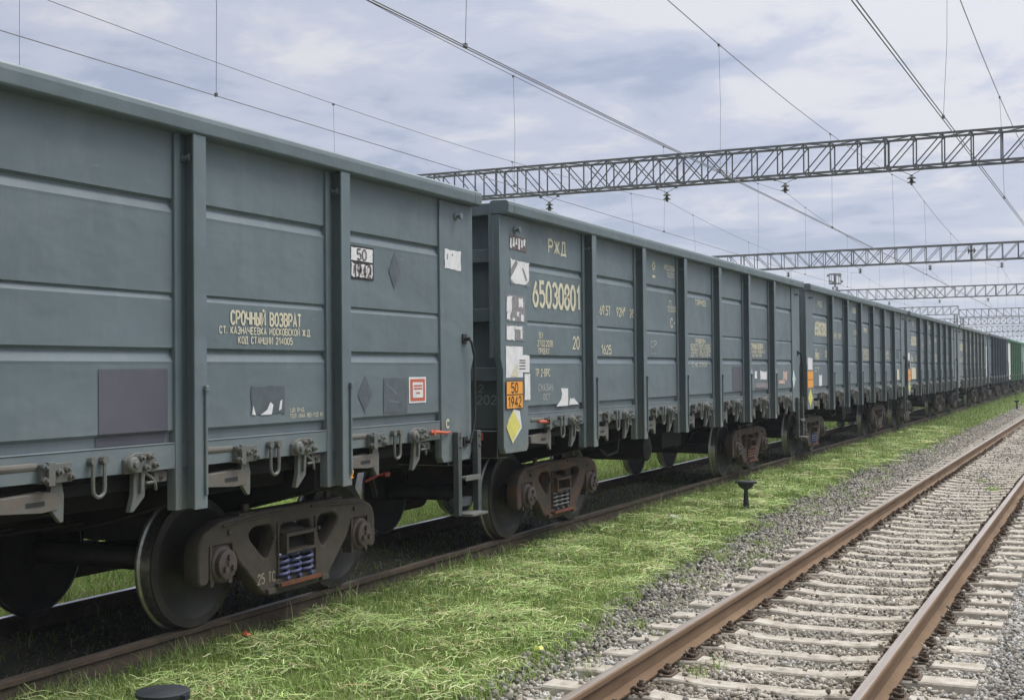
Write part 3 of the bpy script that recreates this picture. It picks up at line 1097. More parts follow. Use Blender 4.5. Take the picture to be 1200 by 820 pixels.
# ------------------------------------------------------------------ stencil lettering
GL = {
    '0': [[(0, 1.5), (0, 4.5), (1, 6), (2, 6), (3, 4.5), (3, 1.5), (2, 0), (1, 0), (0, 1.5)]],
    '1': [[(0.3, 4.6), (1.7, 6), (1.7, 0)]],
    '2': [[(0, 4.6), (1, 6), (2, 6), (3, 4.8), (3, 3.8), (0, 0), (3, 0)]],
    '3': [[(0, 5.2), (1, 6), (2, 6), (3, 5), (3, 4), (2, 3.2), (1.2, 3.2)], [(2, 3.2), (3, 2.4), (3, 1), (2, 0), (1, 0), (0, 0.8)]],
    '4': [[(2.3, 0), (2.3, 6), (0, 1.8), (3.2, 1.8)]],
    '5': [[(2.8, 6), (0.2, 6), (0.2, 3.4), (2, 3.6), (3, 2.6), (3, 1), (2, 0), (1, 0), (0, 0.7)]],
    '6': [[(2.0, 6), (0, 2.4), (0, 1.2), (1, 0), (2, 0), (3, 1.2), (3, 2.4), (2, 3.5), (1.1, 3.5)]],
    '7': [[(0, 6), (3, 6), (1.2, 0)]],
    '8': [[(1, 3.2), (0.1, 4.2), (0.1, 5), (1, 6), (2, 6), (2.9, 5), (2.9, 4.2), (2, 3.2), (1, 3.2), (0, 2.2), (0, 1), (1, 0), (2, 0), (3, 1), (3, 2.2), (2, 3.2)]],
    '9': [[(0.8, 0), (2.7, 3.2), (3, 4.5), (2, 6), (1, 6), (0, 4.6), (0, 3.6), (1, 2.5), (2, 2.6), (2.8, 3.6)]],
    'А': [[(0, 0), (1.5, 6), (3, 0)], [(0.6, 1.8), (2.4, 1.8)]],
    'Б': [[(2.7, 6), (0, 6), (0, 0), (2, 0), (3, 0.9), (3, 2.4), (2, 3.3), (0.3, 3.3)]],
    'В': [[(0, 0), (0, 6), (2, 6), (2.8, 5.2), (2.8, 4), (2, 3.2), (0.3, 3.2)], [(2, 3.2), (3, 2.3), (3, 0.9), (2, 0), (0, 0)]],
    'Г': [[(0, 0), (0, 6), (2.7, 6)]],
    'Д': [[(0, -0.9), (0, 0), (3.4, 0), (3.4, -0.9)], [(0.5, 0.3), (1, 6), (2.9, 6), (2.9, 0.3)]],
    'Е': [[(2.8, 6), (0, 6), (0, 0), (2.8, 0)], [(0.3, 3.1), (2.3, 3.1)]],
    'Ж': [[(1.9, 0), (1.9, 6)], [(0, 6), (1.6, 3.1), (0, 0)], [(3.8, 6), (2.2, 3.1), (3.8, 0)]],
    'З': [[(0, 5.2), (1, 6), (2, 6), (3, 5), (3, 4), (2, 3.2), (1.2, 3.2)], [(2, 3.2), (3, 2.4), (3, 1), (2, 0), (1, 0), (0, 0.8)]],
    'И': [[(0, 6), (0, 0), (3, 6), (3, 0)]],
    'Й': [[(0, 6), (0, 0), (3, 6), (3, 0)], [(0.8, 7.4), (1.5, 6.9), (2.2, 7.4)]],
    'К': [[(0, 0), (0, 6)], [(2.8, 6), (0.4, 3.1), (3, 0)]],
    'Л': [[(0, 0), (0.7, 0.4), (1.1, 6), (3, 6), (3, 0)]],
    'М': [[(0, 0), (0, 6), (1.7, 2.2), (3.4, 6), (3.4, 0)]],
    'Н': [[(0, 0), (0, 6)], [(3, 0), (3, 6)], [(0.3, 3.1), (2.7, 3.1)]],
    'О': [[(0, 1.5), (0, 4.5), (1, 6), (2, 6), (3, 4.5), (3, 1.5), (2, 0), (1, 0), (0, 1.5)]],
    'П': [[(0, 0), (0, 6), (3, 6), (3, 0)]],
    'Р': [[(0, 0), (0, 6), (2, 6), (3, 5.1), (3, 3.7), (2, 2.8), (0.3, 2.8)]],
    'С': [[(3, 4.8), (2, 6), (1, 6), (0, 4.6), (0, 1.4), (1, 0), (2, 0), (3, 1.2)]],
    'Т': [[(0, 6), (3, 6)], [(1.5, 5.7), (1.5, 0)]],
    'У': [[(0, 6), (1.6, 2.4)], [(3, 6), (1, 0), (0.2, 0)]],
    'Ц': [[(0, 6), (0, 0), (3.4, 0), (3.4, -0.9)], [(2.8, 0.3), (2.8, 6)]],
    'Ч': [[(0, 6), (0, 3.6), (0.8, 2.8), (2.7, 2.8)], [(3, 6), (3, 0)]],
    'Ы': [[(0, 6), (0, 0), (1.5, 0), (2.3, 0.9), (2.3, 2.4), (1.5, 3.3), (0.3, 3.3)], [(3.4, 0), (3.4, 6)]],
    'Ь': [[(0, 6), (0, 0), (2, 0), (3, 0.9), (3, 2.4), (2, 3.3), (0.3, 3.3)]],
    'Я': [[(3, 0), (3, 6), (1, 6), (0, 5.1), (0, 3.9), (1, 3.0), (2.7, 3.0)], [(1.4, 2.7), (0, 0)]],
    '.': [[(0.2, 0), (0.2, 0.7)]],
    ',': [[(0.2, 0.6), (0, -0.7)]],
    '-': [[(0.2, 3), (1.8, 3)]],
    '²': [[(0, 5.6), (0.7, 6.4), (1.3, 5.8), (0, 4.2), (1.4, 4.2)]],
    '³': [[(0, 6.4), (1.2, 6.4), (0.5, 5.5), (1.3, 4.8), (0.6, 4.2), (0, 4.5)]],
}
GW = {'1': 2.2, 'Ж': 3.9, 'М': 3.5, 'Д': 3.5, 'Ы': 3.5, 'Ц': 3.5, '.': 0.5, ',': 0.5, '-': 2.0, '²': 1.5, '³': 1.5, ' ': 2.0}


def text_mb(mb, s, y0, z0, h, width=None, x=0.0, th=0.85, gap=1.35, ysgn=1, cw=None, mi=0):
    """stencil text in the plane x = const, reading along +y; one raised strip per stroke"""
    adv = 0.0
    runs = []
    for ch in s:
        w = GW.get(ch, 3.0)
        if ch in GL:
            for st in GL[ch]:
                runs.append([(adv+p[0], p[1]) for p in st])
        adv += w+gap
    total = adv-gap
    k = h/6.0
    ky = (width/total) if width else k*(cw or 1.0)
    for n_, st in enumerate(runs):
        pts = [Vector((p[0]*ky, p[1]*k)) for p in st]
        hw = th*min(k, ky*1.15)/2
        closed = (pts[0]-pts[-1]).length < 1e-6
        if closed:
            pts = pts[:-1]
        m_ = len(pts)
        Lh, Rh = [], []
        for i, p in enumerate(pts):
            a = pts[i-1] if (i > 0 or closed) else None
            b = pts[(i+1) % m_] if (i < m_-1 or closed) else None
            d0 = (p-a).normalized() if a is not None else (b-p).normalized()
            d1 = (b-p).normalized() if b is not None else d0
            nn = Vector((-(d0.y+d1.y), d0.x+d1.x))
            if nn.length < 1e-4:
                nn = Vector((-d0.y, d0.x))
            nn.normalize()
            c = max(0.45, nn.dot(Vector((-d0.y, d0.x))))
            o = nn*(hw/c)
            Lh.append(p+o)
            Rh.append(p-o)
        xx = x+0.0004*(n_ % 3)
        v = [(xx, y0+ysgn*p.x, z0+p.y) for p in Lh]+[(xx, y0+ysgn*p.x, z0+p.y) for p in Rh]
        f = []
        for i in range(m_ if closed else m_-1):
            j = (i+1) % m_
            f.append((i, j, m_+j, m_+i) if ysgn < 0 else (m_+i, m_+j, j, i))
        mb.add(v, f, mi)
    return mb


def sheet(mb, pts, x, mi=0):
    """flat film in the plane x = const given as (y,z) outline (counter-clockwise seen from +x)"""
    n = len(pts)
    a = sum(pts[i][0]*pts[(i+1) % n][1]-pts[(i+1) % n][0]*pts[i][1] for i in range(n))
    if a < 0:
        pts = pts[::-1]
    mb.add([(x, p[0], p[1]) for p in pts], [tuple(range(n))], mi)
    return mb


def rect(y0, y1, z0, z1):
    return [(y0, z0), (y1, z0), (y1, z1), (y0, z1)]


def torn(y0, y1, z0, z1, j, seed, n=7):
    """ragged torn outline"""
    r = random.Random(seed)
    p = []
    for i in range(n):
        p.append((y0+(y1-y0)*i/n+r.uniform(-j, j)*0.6, z0+r.uniform(0, j)))
    for i in range(n):
        p.append((y1-r.uniform(0, j), z0+(z1-z0)*i/n+r.uniform(-j, j)*0.6))
    for i in range(n):
        p.append((y1-(y1-y0)*i/n+r.uniform(-j, j)*0.6, z1-r.uniform(0, j)))
    for i in range(n):
        p.append((y0+r.uniform(0, j), z1-(z1-z0)*i/n+r.uniform(-j, j)*0.6))
    return p


# ------------------------------------------------------------------ gondola wagon
POSTS = [-4.35, -2.61, -0.87, 0.87, 2.61, 4.35]
BAYS = [-5.20, -3.48, -1.74, 0.0, 1.74, 3.48, 5.20]
XP = 1.45                                    # outer plane of the side plates
ENDIN = 0.27


def side_wall_mesh(mat, s):
    pr = [(1.450, 3.45), (1.450, 2.985), (1.424, 2.968), (1.422, 2.956), (1.452, 2.895), (1.450, 2.875),
          (1.450, 2.378), (1.434, 2.366), (1.434, 2.360), (1.450, 2.330), (1.450, 2.022), (1.424, 2.004), (1.422, 1.992),
          (1.452, 1.932), (1.450, 1.912), (1.450, 1.492), (1.424, 1.470), (1.420, 1.405), (1.385, 1.405), (1.385, 3.45)]
    pr = [(s*a, b) for a, b in pr]
    mb = MB()
    n = len(pr)
    ys = [-6.60+13.2*i/60 for i in range(61)]
    v = [(p[0], y, p[1]) for y in ys for p in pr]
    f = [tuple(range(n)), tuple(60*n+k for k in range(n))]
    for i in range(60):
        for k in range(n):
            f.append((i*n+k, i*n+(k+1) % n, (i+1)*n+(k+1) % n, (i+1)*n+k))
    mb.add(v, f)
    return mb.mesh('side_wall', mat)


def post_mesh(mat):
    # pressed post: two foot flanges, a recessed web between, a narrower outer face on top
    sec = [(1.400, -0.145), (1.468, -0.145), (1.472, -0.141), (1.472, -0.088), (1.455, -0.086), (1.455, -0.012), (1.541, -0.012), (1.541, -0.060), (1.545, -0.064), (1.556, -0.064),
           (1.559, -0.061), (1.559, 0.061), (1.556, 0.064), (1.545, 0.064), (1.541, 0.060), (1.541, 0.012), (1.455, 0.012), (1.455, 0.086), (1.472, 0.088), (1.472, 0.141), (1.468, 0.145), (1.400, 0.145)]
    mb = MB()
    mb.prism(sec, 'z', 0.975, 3.411)
    return mb.mesh('side_post', mat)


def stub_mesh(mat):
    mb = MB()
    mb.lathe([(1.45, 0.028), (1.470, 0.028), (1.471, 0.015), (1.512, 0.015), (1.513, 0.026), (1.528, 0.026)], 'x', (0, -0.050, 3.26), 10)
    return mb.mesh('lashing_stub', mat)


def rod_mesh(mat):
    mb = MB()
    mb.box(1.5595, 1.577, 0.028, 0.050, 1.06, 1.76)
    mb.box(1.5595, 1.584, 0.022, 0.056, 1.735, 1.775)
    return mb.mesh('latch_rod', mat, 0.004)


def hinge_mesh(mats):
    mb = MB()
    mb.box(1.40, 1.500, -0.13, 0.10, 1.240, 1.350)              # bolted block
    mb.box(1.500, 1.530, -0.105, -0.055, 1.228, 1.362)
    for y, z in ((-0.005, 1.300), (0.055, 1.312), (0.085, 1.268), (-0.118, 1.335), (-0.118, 1.262)):
        mb.lathe([(1.49, 0.021), (1.522, 0.021)], 'x', (0, y, z), 6)
        mb.lathe([(1.522, 0.011), (1.540, 0.011)], 'x', (0, y, z), 6)
    mb.tube([(1.44, -0.46, 1.338), (1.44, -0.13, 1.338)], 0.034, 10, 1)         # torsion tube
    mb.prism([(-0.46, 1.10), (-0.10, 1.075), (0.02, 1.085), (0.03, 1.15), (-0.05, 1.19), (-0.46, 1.175)], 'x', 1.36, 1.47, 1)
    mb.box(1.4705, 1.474, -0.22, -0.08, 1.115, 1.145, 2)          # slot in the arm
    mb.prism([(-0.02, 1.25), (0.055, 1.25), (0.075, 1.16), (0.07, 1.01), (0.045, 1.005), (-0.04, 1.10)], 'x', 1.43, 1.462, 0)
    return mb.mesh('hatch_hinge', mats, 0.005)


def loop_mesh(mat):
    mb = MB()
    p = [(1.475, -0.048, 1.345), (1.492, -0.048, 1.33), (1.492, -0.048, 1.19)]
    for i in range(1, 8):
        t = PI+PI*i/8
        p.append((1.492, 0.048*math.cos(t), 1.175+0.048*math.sin(t)))
    p += [(1.492, 0.048, 1.19), (1.492, 0.048, 1.33), (1.475, 0.048, 1.345)]
    mb.tube(p, 0.0125, 7)
    for s in (-1, 1):
        mb.lathe([(1.462, 0.026), (1.505, 0.026)], 'x', (0, s*0.048, 1.343), 8)
    return mb.mesh('hatch_loop', mat)


def latch_mesh(mats):
    mb = MB()
    mb.prism([(-0.15, 1.245), (0.13, 1.245), (0.145, 1.285), (0.10, 1.365), (-0.06, 1.370), (-0.15, 1.33)], 'x', 1.46, 1.495)
    mb.lathe([(1.47, 0.050), (1.522, 0.050), (1.530, 0.038)], 'x', (0, -0.10, 1.300), 14)
    mb.lathe([(1.525, 0.022), (1.545, 0.022)], 'x', (0, -0.10, 1.300), 6)
    for y, z in ((-0.02, 1.335), (0.055, 1.338), (0.105, 1.285), (0.02, 1.275)):
        mb.lathe([(1.49, 0.022), (1.520, 0.022)], 'x', (0, y, z), 6)
        mb.lathe([(1.52, 0.011), (1.538, 0.011)], 'x', (0, y, z), 6)
    mb.prism([(-0.045, 1.25), (0.045, 1.25), (0.06, 1.16), (0.05, 1.09), (-0.05, 1.005), (-0.085, 1.005), (-0.05, 1.11)], 'x', 1.43, 1.468)   # hook blade
    mb.prism([(0.00, 1.25), (0.035, 1.25), (0.015, 1.12), (-0.01, 1.12)], 'x', 1.468, 1.49)
    mb.tube([(1.47, 0.04, 1.245), (1.485, 0.10, 1.20), (1.485, 0.125, 1.165), (1.485, 0.13, 1.125)], 0.012, 6)
    mb.tube([(1.485, 0.04, 1.175), (1.485, 0.11, 1.178)], 0.012, 6)
    mb.box(1.40, 1.43, 0.18, 0.30, 1.165, 1.235, 1)
    mb.lathe([(1.41, 0.018), (1.44, 0.018)], 'x', (0, 0.24, 1.195), 8, 2)
    return mb.mesh('hatch_latch', mats, 0.004)


def corner_mesh(mat, e):
    """plate at a wagon corner; e = +1 far end, -1 near end"""
    a, b = 6.03, HL
    z0, z1 = 1.03, 3.411
    outl = [(a, z1), (a, z0+0.05), (a+0.04, z0), (b-0.10, z0), (b-0.055, z0+0.07), (b-0.055, 1.86), (b, 1.98), (b, z1)]
    outl = [(e*p, q) for p, q in outl]
    mb = MB()
    mb.prism(outl, 'x', 1.400, 1.472)
    lip = sorted([e*(b-0.002), e*(b-0.02)])
    mb.box(1.345, 1.3995, lip[0], lip[1], 1.98, 3.411)             # return flange round the corner
    mb.lathe([(1.472, 0.036), (1.486, 0.036), (1.487, 0.018), (1.525, 0.018), (1.526, 0.032), (1.542, 0.032)], 'x', (0, e*6.33, 3.28), 10)
    return mb.mesh('corner_plate', mat, 0.006)


def chord_mesh(mat):
    mb = MB()
    sec = [(1.36, 3.414), (1.555, 3.414), (1.572, 3.424), (1.578, 3.500), (1.572, 3.532), (1.548, 3.548), (1.40, 3.552), (1.37, 3.54)]
    mb.prism(sec, 'y', -HL+0.13, HL-0.13)
    mb.prism(sec, 'y', HL-0.128, HL+0.005)
    mb.prism(sec, 'y', -HL-0.005, -HL+0.128)
    return mb.mesh('top_chord', mat, 0.004)


def sill_mesh(mat):
    mb = MB()
    mb.box(1.405, 1.464, -6.02, 6.02, 1.245, 1.404)
    mb.box(1.405, 1.4685, -6.02, 6.02, 1.4045, 1.412)
    return mb.mesh('side_sill', mat, 0.003)


def end_wall_mesh(mats, e):
    mb = MB()
    yi = HL-ENDIN
    y = sorted([e*(yi-0.06), e*yi])
    mb.box(-1.3845, 1.3845, y[0], y[1], 1.26, 3.45)
    y2 = sorted([e*(yi+0.002), e*(yi+0.10)])
    for z in (3.02, 2.42, 1.82):
        mb.box(-1.39, 1.39, y2[0], y2[1], z-0.07, z+0.07)
    for x in (-0.75, 0.75):
        mb.box(x-0.07, x+0.07, e*(yi+0.103) if e > 0 else e*(yi+0.145), e*(yi+0.145) if e > 0 else e*(yi+0.103), 1.27, 3.415)
    mb.box(-1.355, 1.355, *sorted([e*(yi-0.08), e*(yi+0.16)]), 3.42, 3.545)
    mb.box(-1.38, 1.38, *sorted([e*(yi-0.08), e*(yi+0.17)]), 0.98, 1.258, 1)
    return mb.mesh('end_wall', mats, 0.008)


def floor_mesh(mat):
    mb = MB()
    mb.box(-1.38, 1.38, -6.38, 6.38, 1.20, 1.255)
    return mb.mesh('wagon_floor', mat)


def underframe_mesh(mat):
    mb = MB()
    mb.box(-0.28, 0.28, -6.5, 6.5, 0.83, 1.195)
    for y in POSTS:
        mb.prism([(-1.40, 1.19), (1.40, 1.19), (1.40, 1.02), (0.5, 0.78), (-0.5, 0.78), (-1.40, 1.02)], 'y', y-0.09, y+0.09)
    for s in (-1, 1):
        mb.box(s*1.34-0.05, s*1.34+0.05, -6.3, 6.3, 1.13, 1.199)
        mb.box(s*0.62-0.05, s*0.62+0.05, -3.2, 3.2, 0.98, 1.198)
        mb.prism([(-1.38, 1.19), (1.38, 1.19), (1.38, 0.95), (0.5, 0.74), (-0.5, 0.74), (-1.38, 0.95)], 'y', s*4.325-0.16, s*4.325+0.16)
    # hatch doors' levers and drip plates along both sides
    for y in BAYS:
        for s in (-1, 1):
            mb.box(s*1.12-0.02, s*1.12+0.02, y-0.62, y+0.62, 1.00, 1.195)
    return mb.mesh('underframe', mat, 0.006)


def brake_mesh(mat):
    mb = MB()
    mb.lathe([(-0.55, 0.05), (-0.5, 0.17), (0.5, 0.17), (0.55, 0.05)], 'x', (0.75, -1.7, 0.80), 18)
    mb.lathe([(-0.28, 0.12), (-0.25, 0.20), (0.2, 0.20), (0.25, 0.10)], 'x', (0.45, 1.4, 0.80), 18)
    mb.tube([(0.62, -3.1, 0.86), (0.62, 3.1, 0.86)], 0.02, 6)
    mb.tube([(-0.45, -6.4, 0.92), (-0.45, -3, 0.88), (-0.45, 3, 0.88), (-0.45, 6.4, 0.92)], 0.021, 6)
    mb.tube([(0.9, 0.2, 1.1), (0.9, 0.2, 0.86), (0.5, 0.2, 0.82)], 0.018, 6)
    mb.tube([(1.30, -2.9, 1.15), (1.32, -3.05, 0.83), (1.32, -3.4, 0.80), (1.30, -3.6, 0.9)], 0.016, 6)
    mb.box(0.35, 1.05, -0.5, 0.4, 0.72, 0.95)
    return mb.mesh('brake_gear', mat)


def coupler_mesh(mat, e):
    mb = MB()
    mb.box(-0.10, 0.10, *sorted([e*6.3, e*6.78]), 0.93, 1.13)
    pts = [(-0.20, 6.72), (0.14, 6.72), (0.18, 6.82), (0.22, 6.96), (0.10, 7.0), (0.07, 6.86), (-0.08, 6.86), (-0.16, 6.96), (-0.24, 6.90)]
    pts = [(e*a, e*b) for a, b in pts]
    mb.prism(pts, 'z', 0.90, 1.17)
    return mb.mesh('coupler', mat, 0.012)


def hose_mesh(mat, e):
    mb = MB()
    p = [(0.32*e, e*6.42, 1.0), (0.32*e, e*6.60, 0.98), (0.31*e, e*6.72, 0.80), (0.27*e, e*6.84, 0.62), (0.20*e, e*6.96, 0.66)]
    mb.tube(p, 0.028, 8)
    return mb.mesh('brake_hose', mat)


def ladder_mesh(mats):
    mb = MB()
    for y in (6.27, 6.66):
        mb.box(1.478, 1.535, y-0.035, y+0.035, 0.535, 1.30)
        for z in (1.16, 1.25):
            mb.lathe([(1.535, 0.014), (1.550, 0.014)], 'x', (0, y, z), 6)
    mb.box(1.482, 1.560, 6.306, 6.624, 0.862, 0.885, 1)
    mb.box(1.560, 1.572, 6.306, 6.624, 0.845, 0.895, 1)
    mb.box(1.42, 1.64, 6.306, 6.624, 0.525, 0.550, 1)
    mb.box(1.40, 1.474, 6.306, 6.624, 0.60, 0.68, 0)
    return mb.mesh('ladder', mats, 0.004)


def handrail_mesh(mat):
    mb = MB()
    mb.tube([(1.475, 6.48, 2.155), (1.525, 6.48, 2.155), (1.53, 6.52, 2.13), (1.53, 6.58, 2.00), (1.53, 6.58, 1.42), (1.53, 6.54, 1.30), (1.53, 6.49, 1.215), (1.475, 6.48, 1.20)], 0.0115, 8)
    for z in (2.155, 1.20):
        mb.box(1.4725, 1.488, 6.44, 6.52, z-0.045, z+0.045)
        mb.lathe([(1.488, 0.018), (1.54, 0.018)], 'x', (0, 6.48, z), 8)
    return mb.mesh('handrail', mat)


# ---- bogie
WB = 0.925


def side_frame_mesh(mat, s):
    half = [(1.165, 0.36), (1.165, 0.60), (1.12, 0.695), (0.93, 0.768), (0.36, 0.80)]
    inner = [(1.075, 0.36), (1.070, 0.59), (1.03, 0.625), (0.82, 0.625), (0.775, 0.59), (0.735, 0.50), (0.56, 0.33), (0.43, 0.20), (0.34, 0.165)]
    outer = [(-p, q) for p, q in half]+half[::-1]+inner+[(-p, q) for p, q in inner[::-1]]
    wl = [(-0.62, 0.66), (-0.55, 0.715), (-0.33, 0.715), (-0.275, 0.65), (-0.30, 0.50), (-0.37, 0.42), (-0.44, 0.45), (-0.60, 0.60)]
    wr = [(-p, q) for p, q in wl][::-1]
    ce = [(-0.21, 0.70), (0.21, 0.70), (0.235, 0.55), (0.235, 0.36), (0.30, 0.25), (-0.30, 0.25), (-0.235, 0.36), (-0.235, 0.55)]
    a, b = sorted([s*0.955, s*1.09])
    me = poly_with_holes('side_frame', outer, [wl, wr, ce], a, b, mat, 0.016, 0.045)
    mb = MB()
    xo, xi = s*1.0895, s*1.108
    for sy in (-1, 1):
        pts = [(sy*0.245, 0.70), (sy*0.262, 0.70), (sy*0.262, 0.30), (sy*0.245, 0.30)]
        mb.prism(pts, 'x', xo, xi)                                   # column rib
        pts = [(sy*0.20, 0.775), (sy*0.92, 0.742), (sy*0.92, 0.757), (sy*0.20, 0.790)]
        mb.prism(pts, 'x', xo, xi)                                   # top rib
        mb.box(*sorted([s*1.08, s*1.125]), sy*0.36-0.05, sy*0.36+0.05, 0.175, 0.215)
        mb.lathe([(s*1.085, 0.022), (s*1.112, 0.022)], 'x', (0, sy*0.84, 0.70), 8)
        mb.lathe([(s*1.085, 0.018), (s*1.110, 0.018)], 'x', (0, sy*0.30, 0.60), 8)
        mb.box(*sorted([s*0.97, s*1.07]), sy*0.60-0.09, sy*0.60+0.09, 0.785, 0.815)
        mb.box(*sorted([s*1.0, s*1.03]), sy*0.55-0.03, sy*0.55+0.03, 0.8155, 0.87)
    ex = mb.mesh('side_frame_ribs', mat, 0.003)
    bm = bmesh.new()
    bm.from_mesh(me)
    bm.from_mesh(ex)
    bm.to_mesh(me)
    bm.free()
    bpy.data.meshes.remove(ex)
    return me


def wheel_mesh(mats, s):
    """profile from inside to outside; tread and flange rim bright, disc dark"""
    pr = [(0.66, 0.075), (0.66, 0.115), (0.715, 0.13), (0.735, 0.25), (0.725, 0.385), (0.722, 0.40), (0.722, 0.475), (0.727, 0.498), (0.738, 0.506), (0.750, 0.502), (0.760, 0.484),
          (0.775, 0.4775), (0.84, 0.474), (0.852, 0.468), (0.854, 0.405), (0.838, 0.385), (0.800, 0.30), (0.795, 0.22), (0.815, 0.135), (0.855, 0.115), (0.855, 0.075)]
    mis = [0]*(len(pr)-1)
    for i in (6, 7, 8, 9, 10, 11):
        mis[i] = 1
    mb = MB()
    mb.lathe([(s*a, r) for a, r in pr], 'x', (0, 0, 0), 56, 0, mis)
    return mb.mesh('wheel', mats, sharp=32)


def axle_mesh(mat):
    mb = MB()
    mb.lathe([(-1.06, 0.065), (-0.86, 0.075), (-0.66, 0.095), (0, 0.085), (0.66, 0.095), (0.86, 0.075), (1.06, 0.065)], 'x', (0, 0, 0), 18)
    return mb.mesh('axle', mat)


def axlebox_mesh(mats, s):
    mb = MB()
    a = lambda x: s*x
    mb.lathe([(a(0.93), 0.135), (a(1.10), 0.135), (a(1.11), 0.128), (a(1.115), 0.108), (a(1.150), 0.104), (a(1.156), 0.085)], 'x', (0, 0, 0), 26)
    mb.box(*sorted([a(0.96), a(1.075)]), -0.125, 0.125, 0.08, 0.144, 1)
    for sy in (-1, 1):
        mb.box(*sorted([a(0.985), a(1.10)]), sy*0.128-0.012, sy*0.128+0.012, -0.10, 0.1435, 1)
        mb.box(*sorted([a(1.0), a(1.09)]), sy*0.105-0.018, sy*0.105+0.018, -0.15, -0.085, 0)
    for k in range(3):
        t = PI/2+k*2*PI/3
        mb.lathe([(a(1.15), 0.022), (a(1.178), 0.022)], 'x', (0, 0.052*math.cos(t), 0.052*math.sin(t)), 6)
    mb.lathe([(a(1.156), 0.016), (a(1.166), 0.016)], 'x', (0, 0, 0), 8)
    return mb.mesh('axle_box', mats, sharp=35)


def spring_mesh(mats):
    mb = MB()
    n, turns = 72, 4.0
    p = []
    for i in range(n+1):
        t = 2*PI*turns*i/n
        p.append((0.070*math.cos(t), 0.070*math.sin(t), 0.013+0.185*i/n))
    mb.tube(p, 0.0130, 7)
    return mb.mesh('coil_spring', mats)


def bolster_mesh(mats):
    mb = MB()
    mb.prism([(-1.06, 0.47), (1.06, 0.47), (1.06, 0.60), (0.70, 0.74), (-0.70, 0.74), (-1.06, 0.60)], 'y', -0.195, 0.195)
    for s in (-1, 1):
        # hollow open end of the bolster
        for (y0, y1, z0, z1) in ((-0.20, 0.20, 0.455, 0.480), (-0.20, 0.20, 0.585, 0.612), (-0.20, -0.172, 0.4805, 0.5845), (0.172, 0.20, 0.4805, 0.5845)):
            mb.box(*sorted([s*1.062, s*1.145]), y0, y1, z0, z1)
        mb.box(*sorted([s*1.0605, s*1.064]), -0.17, 0.17, 0.482, 0.583, 1)
        mb.box(*sorted([s*0.93, s*1.13]), -0.285, 0.285, 0.205, 0.236)           # spring seat
        for y in (-0.235, 0.235):
            mb.box(*sorted([s*1.0, s*1.085]), y-0.022, y+0.022, 0.30, 0.48)        # friction wedges
    mb.lathe([(0.74, 0.16), (0.86, 0.16)], 'z', (0, 0, 0), 18)
    for s in (-1, 1):
        mb.box(*sorted([s*1.1305, s*1.142]), -0.27, 0.27, 0.210, 0.244, 2)
    return mb.mesh('bolster', mats, 0.006)


def beam_mesh(mat):
    mb = MB()
    for s in (-1, 1):
        y = s*0.36
        mb.prism([(-0.85, 0.40), (0.85, 0.40), (0.85, 0.46), (0.2, 0.52), (-0.2, 0.52), (-0.85, 0.46)], 'y', y-0.05, y+0.05)
        for sx in (-1, 1):
            mb.box(sx*0.79-0.05, sx*0.79+0.05, *sorted([s*0.40, s*0.455]), 0.30, 0.60)
        mb.bar((0, y, 0.46), (0.1, y*0.3, 0.85), 0.05)
    return mb.mesh('brake_beam', mat)


def add_bogie(root, y, fm, spring, capm=None, mark=None):
    bo = link('bogie', cached(('bolster', fm.name), lambda: bolster_mesh([fm, UNDERDARK, RUST])), root, (0, y, 0))
    bo['category'] = None
    del bo['category']
    for s in (-1, 1):
        sf = link('side_frame', cached(('sf', fm.name, s), lambda: side_frame_mesh(fm, s)), bo)
        for wy in (-WB, WB):
            link('wheel', cached(('wheel', s), lambda: wheel_mesh([WHEELM, TREAD], s)), bo, (0, wy, 0.478))
            link('axle_box', cached(('abox', s, fm.name), lambda: axlebox_mesh([CAPM, fm], s)), bo, (0, wy, 0.478))
        for sy in (-0.16, 0.0, 0.16):
            link('coil_spring', cached(('spr', spring.name), lambda: spring_mesh([spring])), bo, (s*1.045, sy, 0.243))
    for wy in (-WB, WB):
        link('axle', cached('axle', lambda: axle_mesh(WHEELM)), bo, (0, wy, 0.478))
    link('brake_beam', cached('bbeam', lambda: beam_mesh(UNDERDARK)), bo)
    if mark:
        mb = MB()
        text_mb(mb, mark, -0.50, 0.262, 0.072, 0.215, 1.0925, 1.0)
        link('lettering', mb.mesh('lettering', FADED), bo)
    return bo


